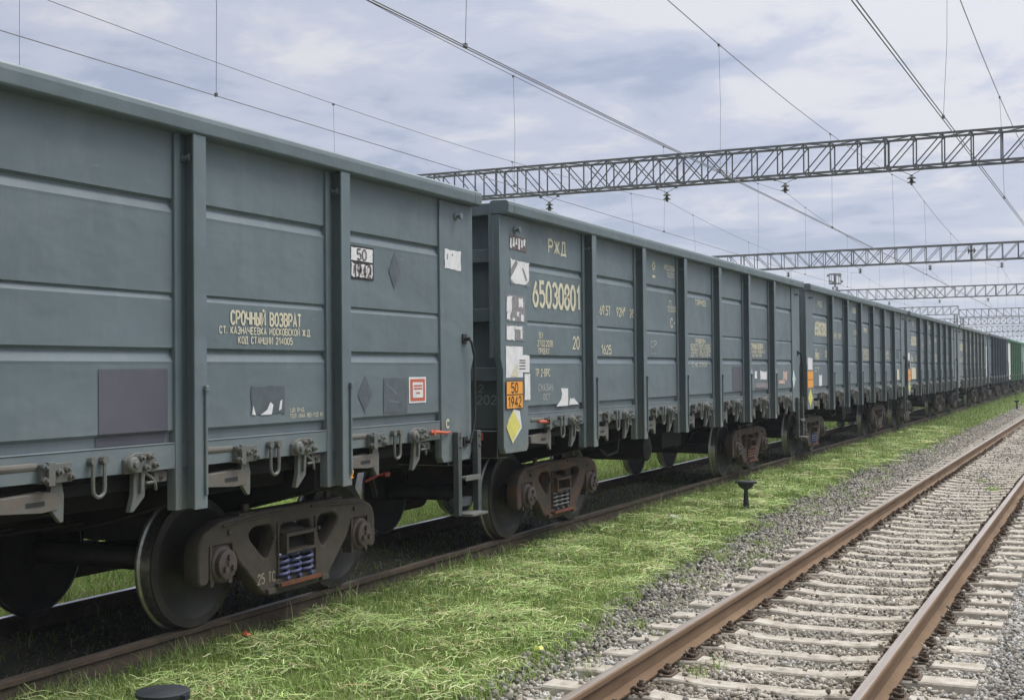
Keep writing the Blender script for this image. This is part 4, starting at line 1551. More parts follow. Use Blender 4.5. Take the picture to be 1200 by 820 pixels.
def make_wagon(index, paint, label, group, detail=2, springs=(SPRG, SPRG), frames=(IRON, IRON), marks=(None, None), ladder=True):
    yc = Y1-6.62+PITCHW*index
    root = empty('gondola_wagon', (XT, yc, 0))
    tag(root, label, 'freight wagon', group)
    k = paint.name
    for s in (1, -1):
        link('side_wall', cached(('sw', k, s), lambda: side_wall_mesh(paint, s)), root)
        rz = 0 if s > 0 else PI
        link('top_chord', cached(('ch', k), lambda: chord_mesh(paint)), root, (0, 0, 0), rz)
        link('side_sill', cached(('sill', k), lambda: sill_mesh(paint)), root, (0, 0, 0), rz)
        for y in POSTS:
            p = link('side_post', cached(('post', k), lambda: post_mesh(paint)), root, (0, y, 0), rz)
            if s > 0 and detail > 0:
                link('lashing_stub', cached(('stub', k), lambda: stub_mesh(paint)), p)
                link('latch_rod', cached(('rod', k), lambda: rod_mesh(paint)), p)
        for e in (1, -1):
            link('corner_plate', cached(('cor', k, e*s), lambda: corner_mesh(paint, e*s)), root, (0, 0, 0), rz)
        if s > 0:
            for y in BAYS:
                link('hatch_hinge', cached('hinge', lambda: hinge_mesh([HARD, ARM, BLACK])), root, (0, y-0.30, 0))
                link('hatch_latch', cached('latch', lambda: latch_mesh([HARD, ARM, BLACK])), root, (0, y+0.39, 0))
                if detail > 0:
                    link('hatch_loop', cached('loop', lambda: loop_mesh(HARD)), root, (0, y+0.02, 0))
    for e in (1, -1):
        link('end_wall', cached(('end', k, e), lambda: end_wall_mesh([paint, UNDERDARK], e)), root)
        link('coupler', cached(('coup', e), lambda: coupler_mesh(UNDERDARK, e)), root)
        if detail > 0:
            link('brake_hose', cached(('hose', e), lambda: hose_mesh(BLACK, e)), root)
    link('wagon_floor', cached('floor', lambda: floor_mesh(UNDERDARK)), root)
    link('underframe', cached('uf', lambda: underframe_mesh(UNDERDARK)), root)
    link('brake_gear', cached('brake', lambda: brake_mesh(UNDERDARK)), root)
    if ladder:
        ld = link('ladder', cached(('lad', k), lambda: ladder_mesh([STEPSHADE, HARD])), root)
        link('handrail', cached('hr', lambda: handrail_mesh(BLACK)), root)
    for e, sp, fr, mk in zip((-1, 1), springs, frames, marks):
        add_bogie(root, e*4.325, fr, sp, None, mk)
    return root


XL = XP+0.0045                 # lettering plane on the plates
XC = 1.472+0.0045              # on the corner plates
GRP = 'grey open wagons of the train'


def part(root, name, mb, mats, label=None):
    o = link(name, mb.mesh(name, mats), root)
    if label:
        o['label'] = label
    return o


def label_block(root, lines, mat=CREAM, off=0.0, x=XL):
    for (s, y0, y1, z, h, th) in lines:
        mb = MB()
        text_mb(mb, s, y0+off, z, h, y1-y0, x, th*1.12)
        part(root, 'lettering', mb, mat)


RETURN = [('СРОЧНЫЙ ВОЗВРАТ', 3.06, 3.885, 2.195, 0.088, 1.0), ('СТ. КАЗНАЧЕЕВКА МОСКОВСКОЙ Ж.Д.', 2.935, 4.015, 2.128, 0.046, 0.95), ('КОД СТАНЦИИ 214005', 3.14, 3.775, 2.062, 0.046, 0.95)]

# ---- nearest wagon
w1 = make_wagon(0, GREY, 'nearest grey-green open wagon, cut off by the left edge, with blue bogie springs', GRP,
                springs=(SPRB, SPRB), frames=(IRON, IRON), marks=(None, '25 ТС'))
label_block(w1, RETURN)
label_block(w1, [('ЦВ ВЧДЭ', 3.75, 3.95, 1.565, 0.026, 0.9), ('ТОЛЩИНА 80-112 М', 3.74, 4.16, 1.520, 0.030, 0.9)])
mb = MB()
pf = [(1.4545, 1.885), (1.4545, 1.4935), (1.4285, 1.4715), (1.4245, 1.4145)]
mb.add([(a_, y_, b_) for y_ in (1.80, 2.41) for a_, b_ in pf], [(k_, k_+1, k_+5, k_+4) for k_ in range(3)])
part(w1, 'paint_patch', mb, PURPLE, 'purple-grey repainted square')
mb = MB()
sheet(mb, rect(4.555, 4.925, 2.602, 2.872), XC-0.022, 1)
sheet(mb, torn(4.575, 4.905, 2.748, 2.858, 0.006, 1), XC-0.018, 0)
sheet(mb, torn(4.575, 4.905, 2.614, 2.732, 0.014, 2), XC-0.018, 0)
text_mb(mb, '50', 4.665, 2.762, 0.082, 0.135, XC-0.014, 1.0, mi=2)
text_mb(mb, '1942', 4.610, 2.622, 0.098, 0.26, XC-0.014, 1.15, mi=2)
for q_ in range(7):
    sheet(mb, torn(4.60+0.042*q_, 4.625+0.042*q_, 2.64+0.008*(q_ % 3), 2.70+0.010*(q_ % 2), 0.012, 90+q_, 3), XC-0.0118, 0 if q_ % 2 else 2)
part(w1, 'placard', mb, [PAPER, INK, OLDINK], 'worn white plate reading 50 over 1942')
mb = MB()
sheet(mb, [(5.255, 2.55), (5.36, 2.705), (5.262, 2.865), (5.165, 2.705)], XL)
part(w1, 'placard_trace', mb, DARKST, 'dark diamond left by a removed label')
mb = MB()
sheet(mb, torn(6.11, 6.43, 2.783, 2.975, 0.012, 5), XC)
sheet(mb, torn(6.145, 6.175, 2.87, 2.93, 0.01, 6, 3), XC+0.002, 1)
sheet(mb, torn(6.24, 6.27, 2.91, 2.94, 0.01, 7, 3), XC+0.002, 1)
part(w1, 'sticker', mb, [PAPER, GLUE], 'white torn sticker on the corner plate')
mb = MB()
sheet(mb, torn(3.275, 3.68, 1.555, 1.765, 0.012, 8), XL)
sheet(mb, [(3.38, 1.556), (3.515, 1.556), (3.535, 1.625), (3.50, 1.645), (3.46, 1.59)], XL+0.002, 1)
sheet(mb, [(3.285, 1.562), (3.33, 1.558), (3.30, 1.625)], XL+0.002, 1)
sheet(mb, [(3.60, 1.58), (3.635, 1.59), (3.645, 1.66), (3.62, 1.65)], XL+0.002, 1)
part(w1, 'sticker', mb, [DARKST, PAPER], 'peeled dark sticker with white scraps')
mb = MB()
sheet(mb, [(4.775, 1.525), (4.885, 1.672), (4.785, 1.825), (4.67, 1.672)], XL)
part(w1, 'placard_trace', mb, DARKST)
mb = MB()
sheet(mb, torn(5.065, 5.46, 1.505, 1.805, 0.008, 9), XL)
for a_, b_ in (((5.10, 1.75), (5.28, 1.655)), ((5.15, 1.60), (5.33, 1.585)), ((5.30, 1.69), (5.33, 1.55))):
    sheet(mb, [(a_[0], a_[1]), (b_[0], b_[1]), (b_[0], b_[1]+0.02), (a_[0], a_[1]+0.02)], XL+0.002, 1)
part(w1, 'placard_trace', mb, [DARKST, GREY])
mb = MB()
sheet(mb, rect(5.485, 5.785, 1.583, 1.808), XL)
sheet(mb, rect(5.507, 5.763, 1.600, 1.791), XL+0.002, 1)
sheet(mb, rect(5.545, 5.725, 1.628, 1.763), XL+0.004, 0)
for z in (1.725, 1.70):
    sheet(mb, rect(5.56, 5.71, z, z+0.014), XL+0.006, 1)
sheet(mb, rect(5.60, 5.67, 1.662, 1.676), XL+0.006, 1)
part(w1, 'sticker', mb, [PAPER, REDP], 'square white sticker with an orange-red frame')
mb = MB()
mb.tube([(1.49, 5.80, 1.318), (1.50, 5.90, 1.316), (1.50, 6.08, 1.302), (1.49, 6.16, 1.306)], [0.013, 0.019, 0.012, 0.009], 8)
mb.lathe([(1.475, 0.024), (1.510, 0.024)], 'x', (0, 5.85, 1.315), 8)
part(w1, 'release_handle', mb, REDP)
mb = MB()
text_mb(mb, 'С', 6.12, 1.345, 0.07, 0.05, XC, 1.5)
part(w1, 'lettering', mb, CREAM)
mb = MB()
mb.tube([(1.15, 5.25, 0.92), (1.20, 5.40, 0.97), (1.22, 5.52, 0.97)], 0.012, 6)
mb.box(1.20, 1.24, 5.44, 5.52, 0.95, 0.985)
part(w1, 'hose_tap', mb, DULLRED)
mb = MB()
text_mb(mb, '2', 4.395, 1.035, 0.06, 0.03, 1.5625, 1.3)
text_mb(mb, 'Г', 4.395, 1.10, 0.06, 0.03, 1.5625, 1.3)
part(w1, 'lettering', mb, ORANGE)

# ---- second wagon: numbered
w2 = make_wagon(1, GREY, 'grey-green open wagon numbered 65030801 with an orange 50 over 1942 plate on its near corner', GRP,
                springs=(SPRG, SPRR), frames=(RUSTI, RUSTI))
o2 = -6.725


def t2(a):
    return a+o2


label_block(w2, [('РЖД', t2(1.30), t2(1.77), 3.135, 0.135, 1.0)])
label_block(w2, [('65030801', t2(0.885), t2(2.165), 2.545, 0.25, 0.95)])
label_block(w2, [('ВУ', t2(1.02), t2(1.13), 2.205, 0.055, 0.9), ('27.02.2028', t2(0.98), t2(1.38), 2.115, 0.062, 0.9), ('ПРОЕКТ', t2(1.01), t2(1.29), 2.035, 0.055, 0.9), ('20', t2(1.955), t2(2.14), 2.10, 0.13, 0.9)])
label_block(w2, [('ТР 2-ВРС', t2(0.92), t2(1.30), 1.795, 0.075, 0.9)])
label_block(w2, [('СМАЗАН', t2(1.00), t2(1.36), 1.64, 0.07, 0.8), ('ОСТ', t2(1.12), t2(1.30), 1.545, 0.06, 0.8)], WHITEP)
label_block(w2, [('69,5Т', t2(2.80), t2(3.14), 2.52, 0.10, 0.95), ('92М³', t2(3.36), t2(3.66), 2.52, 0.10, 0.95), ('24500', t2(3.84), t2(4.10), 2.52, 0.10, 0.95)])
label_block(w2, [('1625', t2(2.83), t2(3.16), 2.05, 0.10, 0.95)])
mb = MB()                                           # round winged emblem
cy, cz = t2(4.78), 3.235
for k_ in range(8):
    t = k_*PI/4
    mb_pts = [(cy+0.03*math.cos(t-0.5), cz+0.03*math.sin(t-0.5)), (cy+0.095*math.cos(t), cz+0.095*math.sin(t)), (cy+0.03*math.cos(t+0.5), cz+0.03*math.sin(t+0.5))]
    sheet(mb, mb_pts, XL)
sheet(mb, rect(cy-0.055, cy+0.055, cz-0.155, cz-0.125), XL)
part(w2, 'emblem', mb, CREAM, 'small yellowish emblem')
label_block(w2, [('МОСКВА', t2(5.22), t2(5.66), 3.215, 0.07, 0.9), ('13.20', t2(5.33), t2(5.62), 3.13, 0.06, 0.9)])
label_block(w2, [('П', t2(5.42), t2(5.50), 2.74, 0.06, 0.9), ('12320', t2(5.34), t2(5.70), 2.655, 0.07, 0.9)])
label_block(w2, [('С-', t2(5.47), t2(5.66), 2.44, 0.12, 0.9)])
label_block(w2, [('СР', t2(4.64), t2(4.86), 2.15, 0.085, 0.9), ('--', t2(4.66), t2(4.84), 2.04, 0.06, 0.9)], WHITEP)
label_block(w2, [('ТОРМОЗ', t2(6.62), t2(7.14), 2.80, 0.075, 1.1)])
label_block(w2, [('ПРОВЕРЕН', t2(6.62), t2(7.10), 2.24, 0.06, 1.1), ('ОСМОТР БУКС КОЛЕС', t2(6.38), t2(7.36), 2.175, 0.05, 1.1), ('РЕМОНТ ДО 12.2028', t2(6.40), t2(7.36), 2.11, 0.05, 1.1), ('ДЕПО МОСКВА', t2(6.38), t2(7.34), 2.045, 0.05, 1.1)])
label_block(w2, [('С НЕ СПУСК', t2(6.44), t2(7.18), 1.895, 0.055, 0.9)])
label_block(w2, [(s, a, b, z, h, th+0.1) for s, a, b, z, h, th in RETURN])
mb = MB()
sheet(mb, rect(t2(8.60), t2(9.16), 1.50, 1.895), XL)
part(w2, 'paint_patch', mb, PURPLE, 'purple-grey repainted square')
# stickers down the near corner plate
mb = MB()
sheet(mb, torn(t2(0.27), t2(0.68), 3.075, 3.235, 0.012, 21), XC, 1)
for q in range(6):
    sheet(mb, torn(t2(0.275+0.065*q), t2(0.325+0.065*q), 3.09+0.02*(q % 3), 3.20+0.012*(q % 2), 0.012, 30+q, 3), XC+0.002, 0)
part(w2, 'sticker', mb, [PAPER, OLDINK], 'scraped white and black sticker')
mb = MB()
sheet(mb, torn(t2(0.285), t2(0.745), 2.735, 2.985, 0.016, 22), XC, 0)
sheet(mb, [(t2(0.27), 2.86), (t2(0.30), 2.80), (t2(0.46), 2.95), (t2(0.42), 2.99)], XC+0.002, 1)
sheet(mb, [(t2(0.56), 2.91), (t2(0.60), 2.90), (t2(0.69), 2.79), (t2(0.66), 2.775)], XC+0.002, 1)
sheet(mb, [(t2(0.28), 2.73), (t2(0.36), 2.73), (t2(0.31), 2.78)], XC+0.002, 1)
sheet(mb, [(t2(0.62), 2.73), (t2(0.75), 2.73), (t2(0.75), 2.80)], XC+0.002, 1)
part(w2, 'sticker', mb, [PAPER, GLUE], 'torn white square with grey diagonal tears')
mb = MB()
sheet(mb, torn(t2(0.175), t2(0.64), 2.35, 2.625, 0.014, 23), XC, 1)
for q, (a, b, c, d) in enumerate(((0.18, 0.31, 2.44, 2.61), (0.19, 0.28, 2.36, 2.46), (0.46, 0.58, 2.50, 2.60), (0.42, 0.48, 2.40, 2.46), (0.52, 0.60, 2.36, 2.43), (0.32, 0.38, 2.36, 2.40))):
    sheet(mb, torn(t2(a), t2(b), c, d, 0.018, 40+q, 4), XC+0.002, 0)
part(w2, 'sticker', mb, [PAPER, GLUE], 'half scraped off white sticker')
mb = MB()
sheet(mb, torn(t2(0.17), t2(0.60), 2.155, 2.318, 0.010, 24), XC, 1)
sheet(mb, torn(t2(0.175), t2(0.37), 2.16, 2.312, 0.012, 25, 4), XC+0.002, 0)
sheet(mb, torn(t2(0.38), t2(0.56), 2.27, 2.312, 0.010, 26, 4), XC+0.002, 0)
sheet(mb, torn(t2(0.50), t2(0.56), 2.18, 2.27, 0.010, 27, 3), XC+0.002, 0)
part(w2, 'sticker', mb, [PAPER, GLUE], 'white sticker with its right side torn away')
mb = MB()
sheet(mb, torn(t2(0.160), t2(0.56), 1.785, 2.105, 0.006, 28), XC, 0)
sheet(mb, torn(t2(0.43), t2(0.725), 1.835, 2.02, 0.008, 29), XC+0.002, 0)
sheet(mb, [(t2(0.25), 1.80), (t2(0.44), 1.80), (t2(0.42), 1.93)], XC+0.004, 2)
for z in (1.955, 1.93, 1.90, 1.87):
    sheet(mb, rect(t2(0.47), t2(0.62), z, z+0.012), XC+0.004, 1)
part(w2, 'sticker', mb, [PAPER, OLDINK, CREAM], 'white paper placard with a smaller printed slip over it')
mb = MB()
sheet(mb, torn(t2(0.592), t2(0.733), 1.552, 1.826, 0.006, 31), XC+0.003)
part(w2, 'sticker', mb, PAPER, 'narrow blank white slip')
mb = MB()
sheet(mb, rect(t2(0.145), t2(0.545), 1.470, 1.757), XC+0.006, 1)
sheet(mb, rect(t2(0.157), t2(0.533), 1.620, 1.748), XC+0.008, 0)
sheet(mb, rect(t2(0.157), t2(0.533), 1.479, 1.609), XC+0.008, 0)
text_mb(mb, '50', t2(0.265), 1.637, 0.094, 0.15, XC+0.010, 0.95, mi=1)
text_mb(mb, '1942', t2(0.19), 1.495, 0.098, 0.30, XC+0.010, 0.95, mi=1)
part(w2, 'placard', mb, [ORANGE, INK], 'orange plate reading 50 over 1942')
mb = MB()
sheet(mb, [(t2(0.30), 1.125), (t2(0.52), 1.275), (t2(0.475), 1.445), (t2(0.33), 1.47), (t2(0.20), 1.36)], XC, 1)
sheet(mb, [(t2(0.285), 1.135), (t2(0.490), 1.290), (t2(0.320), 1.462), (t2(0.150), 1.300)], XC+0.002, 0)
part(w2, 'placard', mb, [YELLOW, PAPER], 'peeling yellow diamond label')
mb = MB()
sheet(mb, [(t2(1.47), 1.463), (t2(1.80), 1.463), (t2(1.80), 1.655), (t2(1.60), 1.66), (t2(1.63), 1.60), (t2(1.60), 1.535)], XL)
part(w2, 'sticker', mb, PAPER, 'white scrap of a torn poster')
mb = MB()
sheet(mb, [(t2(1.82), 1.47), (t2(2.11), 1.472), (t2(1.96), 1.545), (t2(1.90), 1.535), (t2(1.86), 1.55)], XL)
part(w2, 'sticker', mb, PAPER, 'low white scrap of a torn poster')
mb = MB()
part(w2, 'sticker', sheet(mb, [(t2(9.80), 1.60), (t2(9.86), 1.66), (t2(9.83), 1.84), (t2(9.79), 1.86)], XL), PAPER)
PINK = simple('pinkish_paper', (0.55, 0.40, 0.34), 0.6)
for a_, b_, c_, d_, j_, sd_, m_ in ((9.98, 10.16, 1.68, 1.83, 0.02, 51, PAPER), (10.36, 10.85, 1.66, 1.83, 0.03, 52, PAPER), (10.02, 10.9, 1.50, 1.62, 0.03, 53, GLUE),
                                    (11.45, 11.62, 1.70, 1.86, 0.03, 54, PAPER), (11.70, 12.2, 1.56, 1.66, 0.03, 55, PINK), (12.05, 12.40, 1.62, 1.83, 0.05, 56, PINK)):
    part(w2, 'sticker', sheet(MB(), torn(t2(a_), t2(b_), c_, d_, j_, sd_, 5), XL), m_)
mb = MB()
sheet(mb, [(t2(12.82), 1.47), (t2(13.0), 1.66), (t2(12.82), 1.84), (t2(12.72), 1.66)], XC)
part(w2, 'placard', mb, simple('pale_cyan_film', (0.55, 0.68, 0.70), 0.5), 'pale diamond label')
mb = MB()
mb.tube([(1.49, t2(0.92), 1.318), (1.50, t2(1.02), 1.316), (1.50, t2(1.22), 1.302)], [0.013, 0.020, 0.012], 8)
part(w2, 'release_handle', mb, REDP)
mb = MB()
ye = -(HL-ENDIN)-0.0045
vv = MB()
text_mb(vv, '2', 0, 1.64, 0.075, 0.05, 0, 0.9)
text_mb(vv, '2022', -0.02, 1.52, 0.085, 0.30, 0, 0.9)
mb.add([(1.09+a[1], ye, a[2]) for a in vv.v], vv.f)
part(w2, 'lettering', mb, WHITEP)
mb = MB()
mb.box(1.14, 1.22, ye-0.175, ye-0.168, 1.16, 1.24)
part(w2, 'reflector', mb, REDP)

# ---- the rest of the train
def generic_marks(root, seed, number=True, orange=True):
    r = random.Random(seed)
    bl = [('РЖД', t2(1.30), t2(1.70), 3.15, 0.11, 1.1)]
    if number:
        bl.append(('65030801' if False else '6500308', t2(0.98), t2(2.10), 2.56, 0.24, 1.25))
    bl += [('ВУ', t2(1.02), t2(1.15), 2.2, 0.055, 1.2), ('ПРОЕКТ', t2(0.98), t2(1.38), 2.05, 0.12, 1.2), ('20', t2(1.955), t2(2.14), 2.10, 0.13, 1.0),
           ('СТ', t2(0.92), t2(1.34), 1.79, 0.08, 1.1), ('69,5Т', t2(2.90), t2(3.24), 2.52, 0.10, 1.1), ('92М³', t2(3.46), t2(3.76), 2.52, 0.10, 1.1),
           ('МОСКВА', t2(5.22), t2(5.66), 3.16, 0.12, 1.1), ('12320', t2(5.30), t2(5.70), 2.66, 0.08, 1.1), ('С-', t2(5.47), t2(5.66), 2.44, 0.12, 1),
           ('ТОРМОЗ', t2(6.62), t2(7.14), 2.74, 0.10, 1.2), ('ПРОВЕРЕН', t2(6.42), t2(7.30), 2.24, 0.07, 1.3), ('ОСМОТР БУКС', t2(6.38), t2(7.36), 2.15, 0.07, 1.3), ('ДЕПО МОСКВА', t2(6.38), t2(7.34), 2.055, 0.07, 1.3),
           ('ВОЗВРАТ', t2(9.85), t2(10.60), 2.20, 0.08, 1.2), ('СТ. МОСКВА', t2(9.85), t2(10.60), 2.09, 0.07, 1.2)]
    label_block(root, bl)
    if orange:
        mb_ = MB()
        sheet(mb_, rect(t2(0.12), t2(0.64), 1.47, 1.80), XC, 0)
        sheet(mb_, rect(t2(0.12), t2(0.64), 1.627, 1.637), XC+0.002, 1)
        part(root, 'placard', mb_, [ORANGE, INK], 'orange plate')
        mb_ = MB()
        sheet(mb_, [(t2(0.36), 1.08), (t2(0.58), 1.26), (t2(0.36), 1.46), (t2(0.14), 1.26)], XC)
        part(root, 'placard', mb_, YELLOW, 'yellow diamond label')
        mb_ = MB()
        sheet(mb_, torn(t2(0.14), t2(0.60), 1.82, 2.08, 0.02, seed), XC)
        part(root, 'sticker', mb_, PAPER)


w3 = make_wagon(2, GREY, 'third grey-green open wagon, with an orange plate and yellow diamond just behind the numbered wagon', GRP, springs=(SPRB, SPRG), frames=(IRON, RUSTI))
generic_marks(w3, 3)
mb = MB()
sheet(mb, torn(t2(1.30), t2(1.62), 1.48, 1.72, 0.02, 61), XL)
part(w3, 'sticker', mb, PAPER)
mb = MB()
sheet(mb, torn(t2(12.0), t2(12.4), 1.50, 1.82, 0.02, 62), XL)
part(w3, 'sticker', mb, CREAM)
mb = MB()
sheet(mb, rect(t2(12.0), t2(12.45), 2.1, 2.35), XL)
part(w3, 'placard_trace', mb, DARKST)
w4 = make_wagon(3, GREY, 'fourth grey-green open wagon, between the third one and the weathered lighter one', GRP, detail=1)
generic_marks(w4, 4)
mb = MB()
part(w4, 'sticker', sheet(mb, rect(t2(0.12), t2(0.5), 1.82, 2.3), XC), PAPER)
part(w4, 'sticker', sheet(MB(), rect(t2(1.0), t2(1.9), 1.5, 1.85), XL), CREAM)
w5 = make_wagon(4, GREY2, 'weathered lighter grey open wagon right in front of the dark blue one', GRP, detail=1)
generic_marks(w5, 5, True, False)
mb = MB()
part(w5, 'sticker', sheet(mb, torn(t2(12.0), t2(12.5), 1.5, 1.9, 0.02, 64), XL), CREAM)
part(w5, 'sticker', sheet(MB(), torn(t2(12.8), t2(13.2), 1.4, 2.9, 0.05, 65), XC), PAPER)
w6 = make_wagon(5, BLUE, 'dark blue open wagon between the grey wagons and the green one', 'coloured wagons far down the train', detail=0)
w7 = make_wagon(6, GREEN, 'bright green open wagon with a white near corner, far down the train', 'coloured wagons far down the train', detail=0)
mb = MB()
sheet(mb, rect(t2(0.10), t2(1.9), 1.1, 3.30), XC)
part(w7, 'paint_patch', mb, PAPER, 'white painted corner')
w8 = make_wagon(7, PALE, 'pale green open wagon at the right edge, beyond the bright green one', 'coloured wagons far down the train', detail=0)


# ------------------------------------------------------------------ portal gantries over the tracks
def truss_mesh(x0, x1, zb, zt, mid, dy=0.9, w=0.078, bay=1.08, thin=1.0):
    mb = MB()
    n = max(6, int(round((x1-x0)/bay)))
    xs = [x0+(x1-x0)*i/n for i in range(n+1)]
    for y in (-dy/2, dy/2):
        for z in (zb, zt):
            mb.bar((x0, y, z), (x1, y, z), w*1.05*thin, w*1.05*thin)
        for i, x in enumerate(xs):
            heavy = (i % 8 == 4)
            mb.bar((x, y, zb), (x, y, zt), w*(1.0 if heavy else 0.66)*thin)
            if i < n:
                xa, xb = xs[i], xs[i+1]
                left = (xa+xb)/2 < mid-3.0
                right = (xa+xb)/2 > mid+3.0
                if left or not right:
                    mb.bar((xa, y, zt), (xb, y, zb), w*0.55*thin)
                if right or not left:
                    mb.bar((xa, y+0.03, zb), (xb, y+0.03, zt), w*0.55*thin)
    for z in (zb, zt):
        for i, x in enumerate(xs):
            mb.bar((x, -dy/2, z), (x, dy/2, z), w*0.6*thin)
            if i < n:
                s = 1 if i % 2 else -1
                mb.bar((xs[i], -s*dy/2, z), (xs[i+1], s*dy/2, z), w*0.5*thin)
    return mb.mesh('truss_beam', GANTRY)


def mast_mesh(h):
    mb = MB()
    for sx in (-1, 1):
        for sy in (-1, 1):
            mb.bar((sx*0.32, sy*0.32, 0), (sx*0.2, sy*0.2, h), 0.09)
    n = 14
    for i in range(n):
        z0, z1 = h*i/n, h*(i+1)/n
        a0, a1 = 0.32-0.12*i/n, 0.32-0.12*(i+1)/n
        s = 1 if i % 2 else -1
        for sy in (-1, 1):
            mb.bar((s*a0, sy*a0, z0), (-s*a1, sy*a1, z1), 0.045)
        for sx in (-1, 1):
            mb.bar((sx*a0, s*a0, z0), (sx*a1, -s*a1, z1), 0.045)
    mb.box(-0.5, 0.5, -0.5, 0.5, -0.3, 0.25, 1)
    return mb.mesh('gantry_mast', [GANTRY, CONCP])


def gantry(y, x0, x1, mid, label, zb=9.70, zt=10.90, legs=(True, True), rotz=0.0):
    root = empty('portal_gantry', (0, y, 0), rotz)
    tag(root, label, 'gantry', 'portal gantries over the tracks')
    link('truss_beam', truss_mesh(x0, x1, zb, zt, mid), root)
    for x, on in ((x0+0.4, legs[0]), (x1-0.4, legs[1])):
        if on:
            link('gantry_mast', cached('mast', lambda: mast_mesh(10.05)), root, (x, 0, -0.3))
    return root


GY = [51.5, 98.0, 148.0, 196.0, 208.0, 246.0, 297.0, 346.0, 400.0]
g1 = gantry(GY[0], -37.8, 2.8, -17.5, 'nearest lattice gantry beam crossing the sky above the second wagon')
g1.rotation_euler = (0, 0.005, 0)
gantry(GY[1], -39, 2.8, -18.1, 'second lattice gantry beam, lower in the picture, with a strain insulator in its bays')
gantry(GY[2], -41, 2.8, -19.2, 'third lattice gantry beam, crossing behind the floodlight mast')
gantry(GY[3], -58, -19.9, -40, 'lattice gantry ending at a mast in the middle, left one of the pair of masts', legs=(True, True))
gantry(GY[4], -21.0, 18, -2, 'lattice gantry starting at a mast in the middle, right one of the pair of masts', legs=(True, True))
gantry(GY[5], -45, 4, -19, 'sixth lattice gantry from the camera, first full beam beyond the pair of masts')
gantry(GY[6], -45, 4, -19, 'seventh lattice gantry from the camera, small and hazy')
gantry(GY[7], -45, 4, -19, 'eighth lattice gantry from the camera, last but one')
gantry(GY[8], -45, 4, -19, 'farthest lattice gantry, just above the tops of the last wagons')

# ------------------------------------------------------------------ overhead wires, one catenary per track
SUP = [3.2, 51.5, 98.0, 148.0, 202.0, 246.0, 297.0, 346.0, 400.0]


def msg_z(y, zs, sag):
    for a, b in zip(SUP[:-1], SUP[1:]):
        if a <= y <= b:
            t = (y-(a+b)/2)/((b-a)/2)
            return zs-sag*(1-t*t)
    return zs-0.3


def catenary(x, zc, zs, sag, zig, dbl, label, dro, phase=1):
    root = empty('overhead_line', (x, 0, 0))
    tag(root, label, 'overhead line', 'overhead lines along the tracks')

    def cx(y):
        for i, (a, b) in enumerate(zip(SUP[:-1], SUP[1:])):
            if a <= y <= b:
                t = (y-a)/(b-a)
                s = phase*(1 if i % 2 else -1)
                return zig*s*(1-2*t)
        return 0.0
    ys = []
    for a, b in zip(SUP[:-1], SUP[1:]):
        ys += [a+(b-a)*i/14 for i in range(14)]
    ys.append(SUP[-1])
    ys = [-3.0]+ys
    mb = MB()
    mb.tube([(0, y, msg_z(y, zs, sag)) for y in ys], 0.0085, 5)
    link('messenger_wire', mb.mesh('messenger_wire', WIREM), root)
    for off in ((-0.024, 0.024) if dbl else (0.0,)):
        mb = MB()
        mb.tube([(cx(y)+off, y, zc) for y in ys], 0.0080, 5)
        link('contact_wire', mb.mesh('contact_wire', WIREM), root)
    for y in dro:
        mb = MB()
        z1 = msg_z(y, zs, sag)
        mb.tube([(0, y, z1), (cx(y)*0.4+0.015, y+0.02, (z1+zc)/2), (cx(y), y, zc)], 0.0045, 4)
        mb.box(cx(y)-0.022, cx(y)+0.022, y-0.018, y+0.018, zc-0.012, zc+0.042)
        mb.box(-0.02, 0.02, y-0.03, y+0.03, z1-0.035, z1+0.012)
        link('dropper', mb.mesh('dropper', WIREM), root)
    # wire from the support down, with its short arm
    return root


def more(first):
    d = list(first)
    for a, b in zip(SUP[1:5], SUP[2:6]):
        d += [a+(b-a)*f for f in (0.08, 0.29, 0.5, 0.71, 0.92)]
    return d


catenary(XR-0.05, 5.86, 9.10, 0.85, 0.36, True, 'overhead line above the empty track, double wire at the upper right', more([10.6, 21.2, 32.0, 42.5]), 1)
catenary(XT, 5.76, 9.08, 0.78, 0.06, True, 'overhead line above the train, its contact wires crossing the top centre', more([13.4, 24.3, 35.4, 46.5]), 1)
catenary(XT-5.0, 5.97, 9.12, 0.68, 0.05, False, 'overhead line of the first track behind the train', more([4.5, 14.9, 25.3, 35.8, 47]), -1)
catenary(XT-10.1, 5.9, 9.10, 0.68, 0.2, False, 'overhead line of the second track behind the train', more([16.0, 25.8, 36, 47]), 1)
catenary(XT-15.6, 5.9, 9.05, 0.75, 0.2, False, 'overhead line of the third track behind the train, farthest from the camera', more([16, 26, 37, 47.5]), -1)


def insulator(x, y, ztop, zw, label):
    root = empty('suspension_insulator', (x, y, zw))
    tag(root, label, 'insulator', 'insulators hanging under the gantries')
    dz = ztop-zw
    mb = MB()
    for s in (-1, 1):
        mb.tube([(s*0.42, 0, dz), (0, 0, 0.36)], 0.013, 5)
        mb.box(s*0.42-0.05, s*0.42+0.05, -0.06, 0.06, dz-0.04, dz+0.06)
    link('hanger', mb.mesh('hanger', GANTRY), root)
    for k in range(2):
        z = 0.05+0.17*k
        mb = MB()
        mb.lathe([(0.0, 0.03), (0.01, 0.165), (0.03, 0.172), (0.07, 0.09), (0.12, 0.055), (0.16, 0.05)], 'z', (0, 0, z), 16)
        link('insulator_disc', mb.mesh('insulator_disc', CERAM), root)
    mb = MB()
    mb.box(-0.03, 0.03, -0.10, 0.10, -0.03, 0.055)
    link('wire_clamp', mb.mesh('wire_clamp', GANTRY), root)


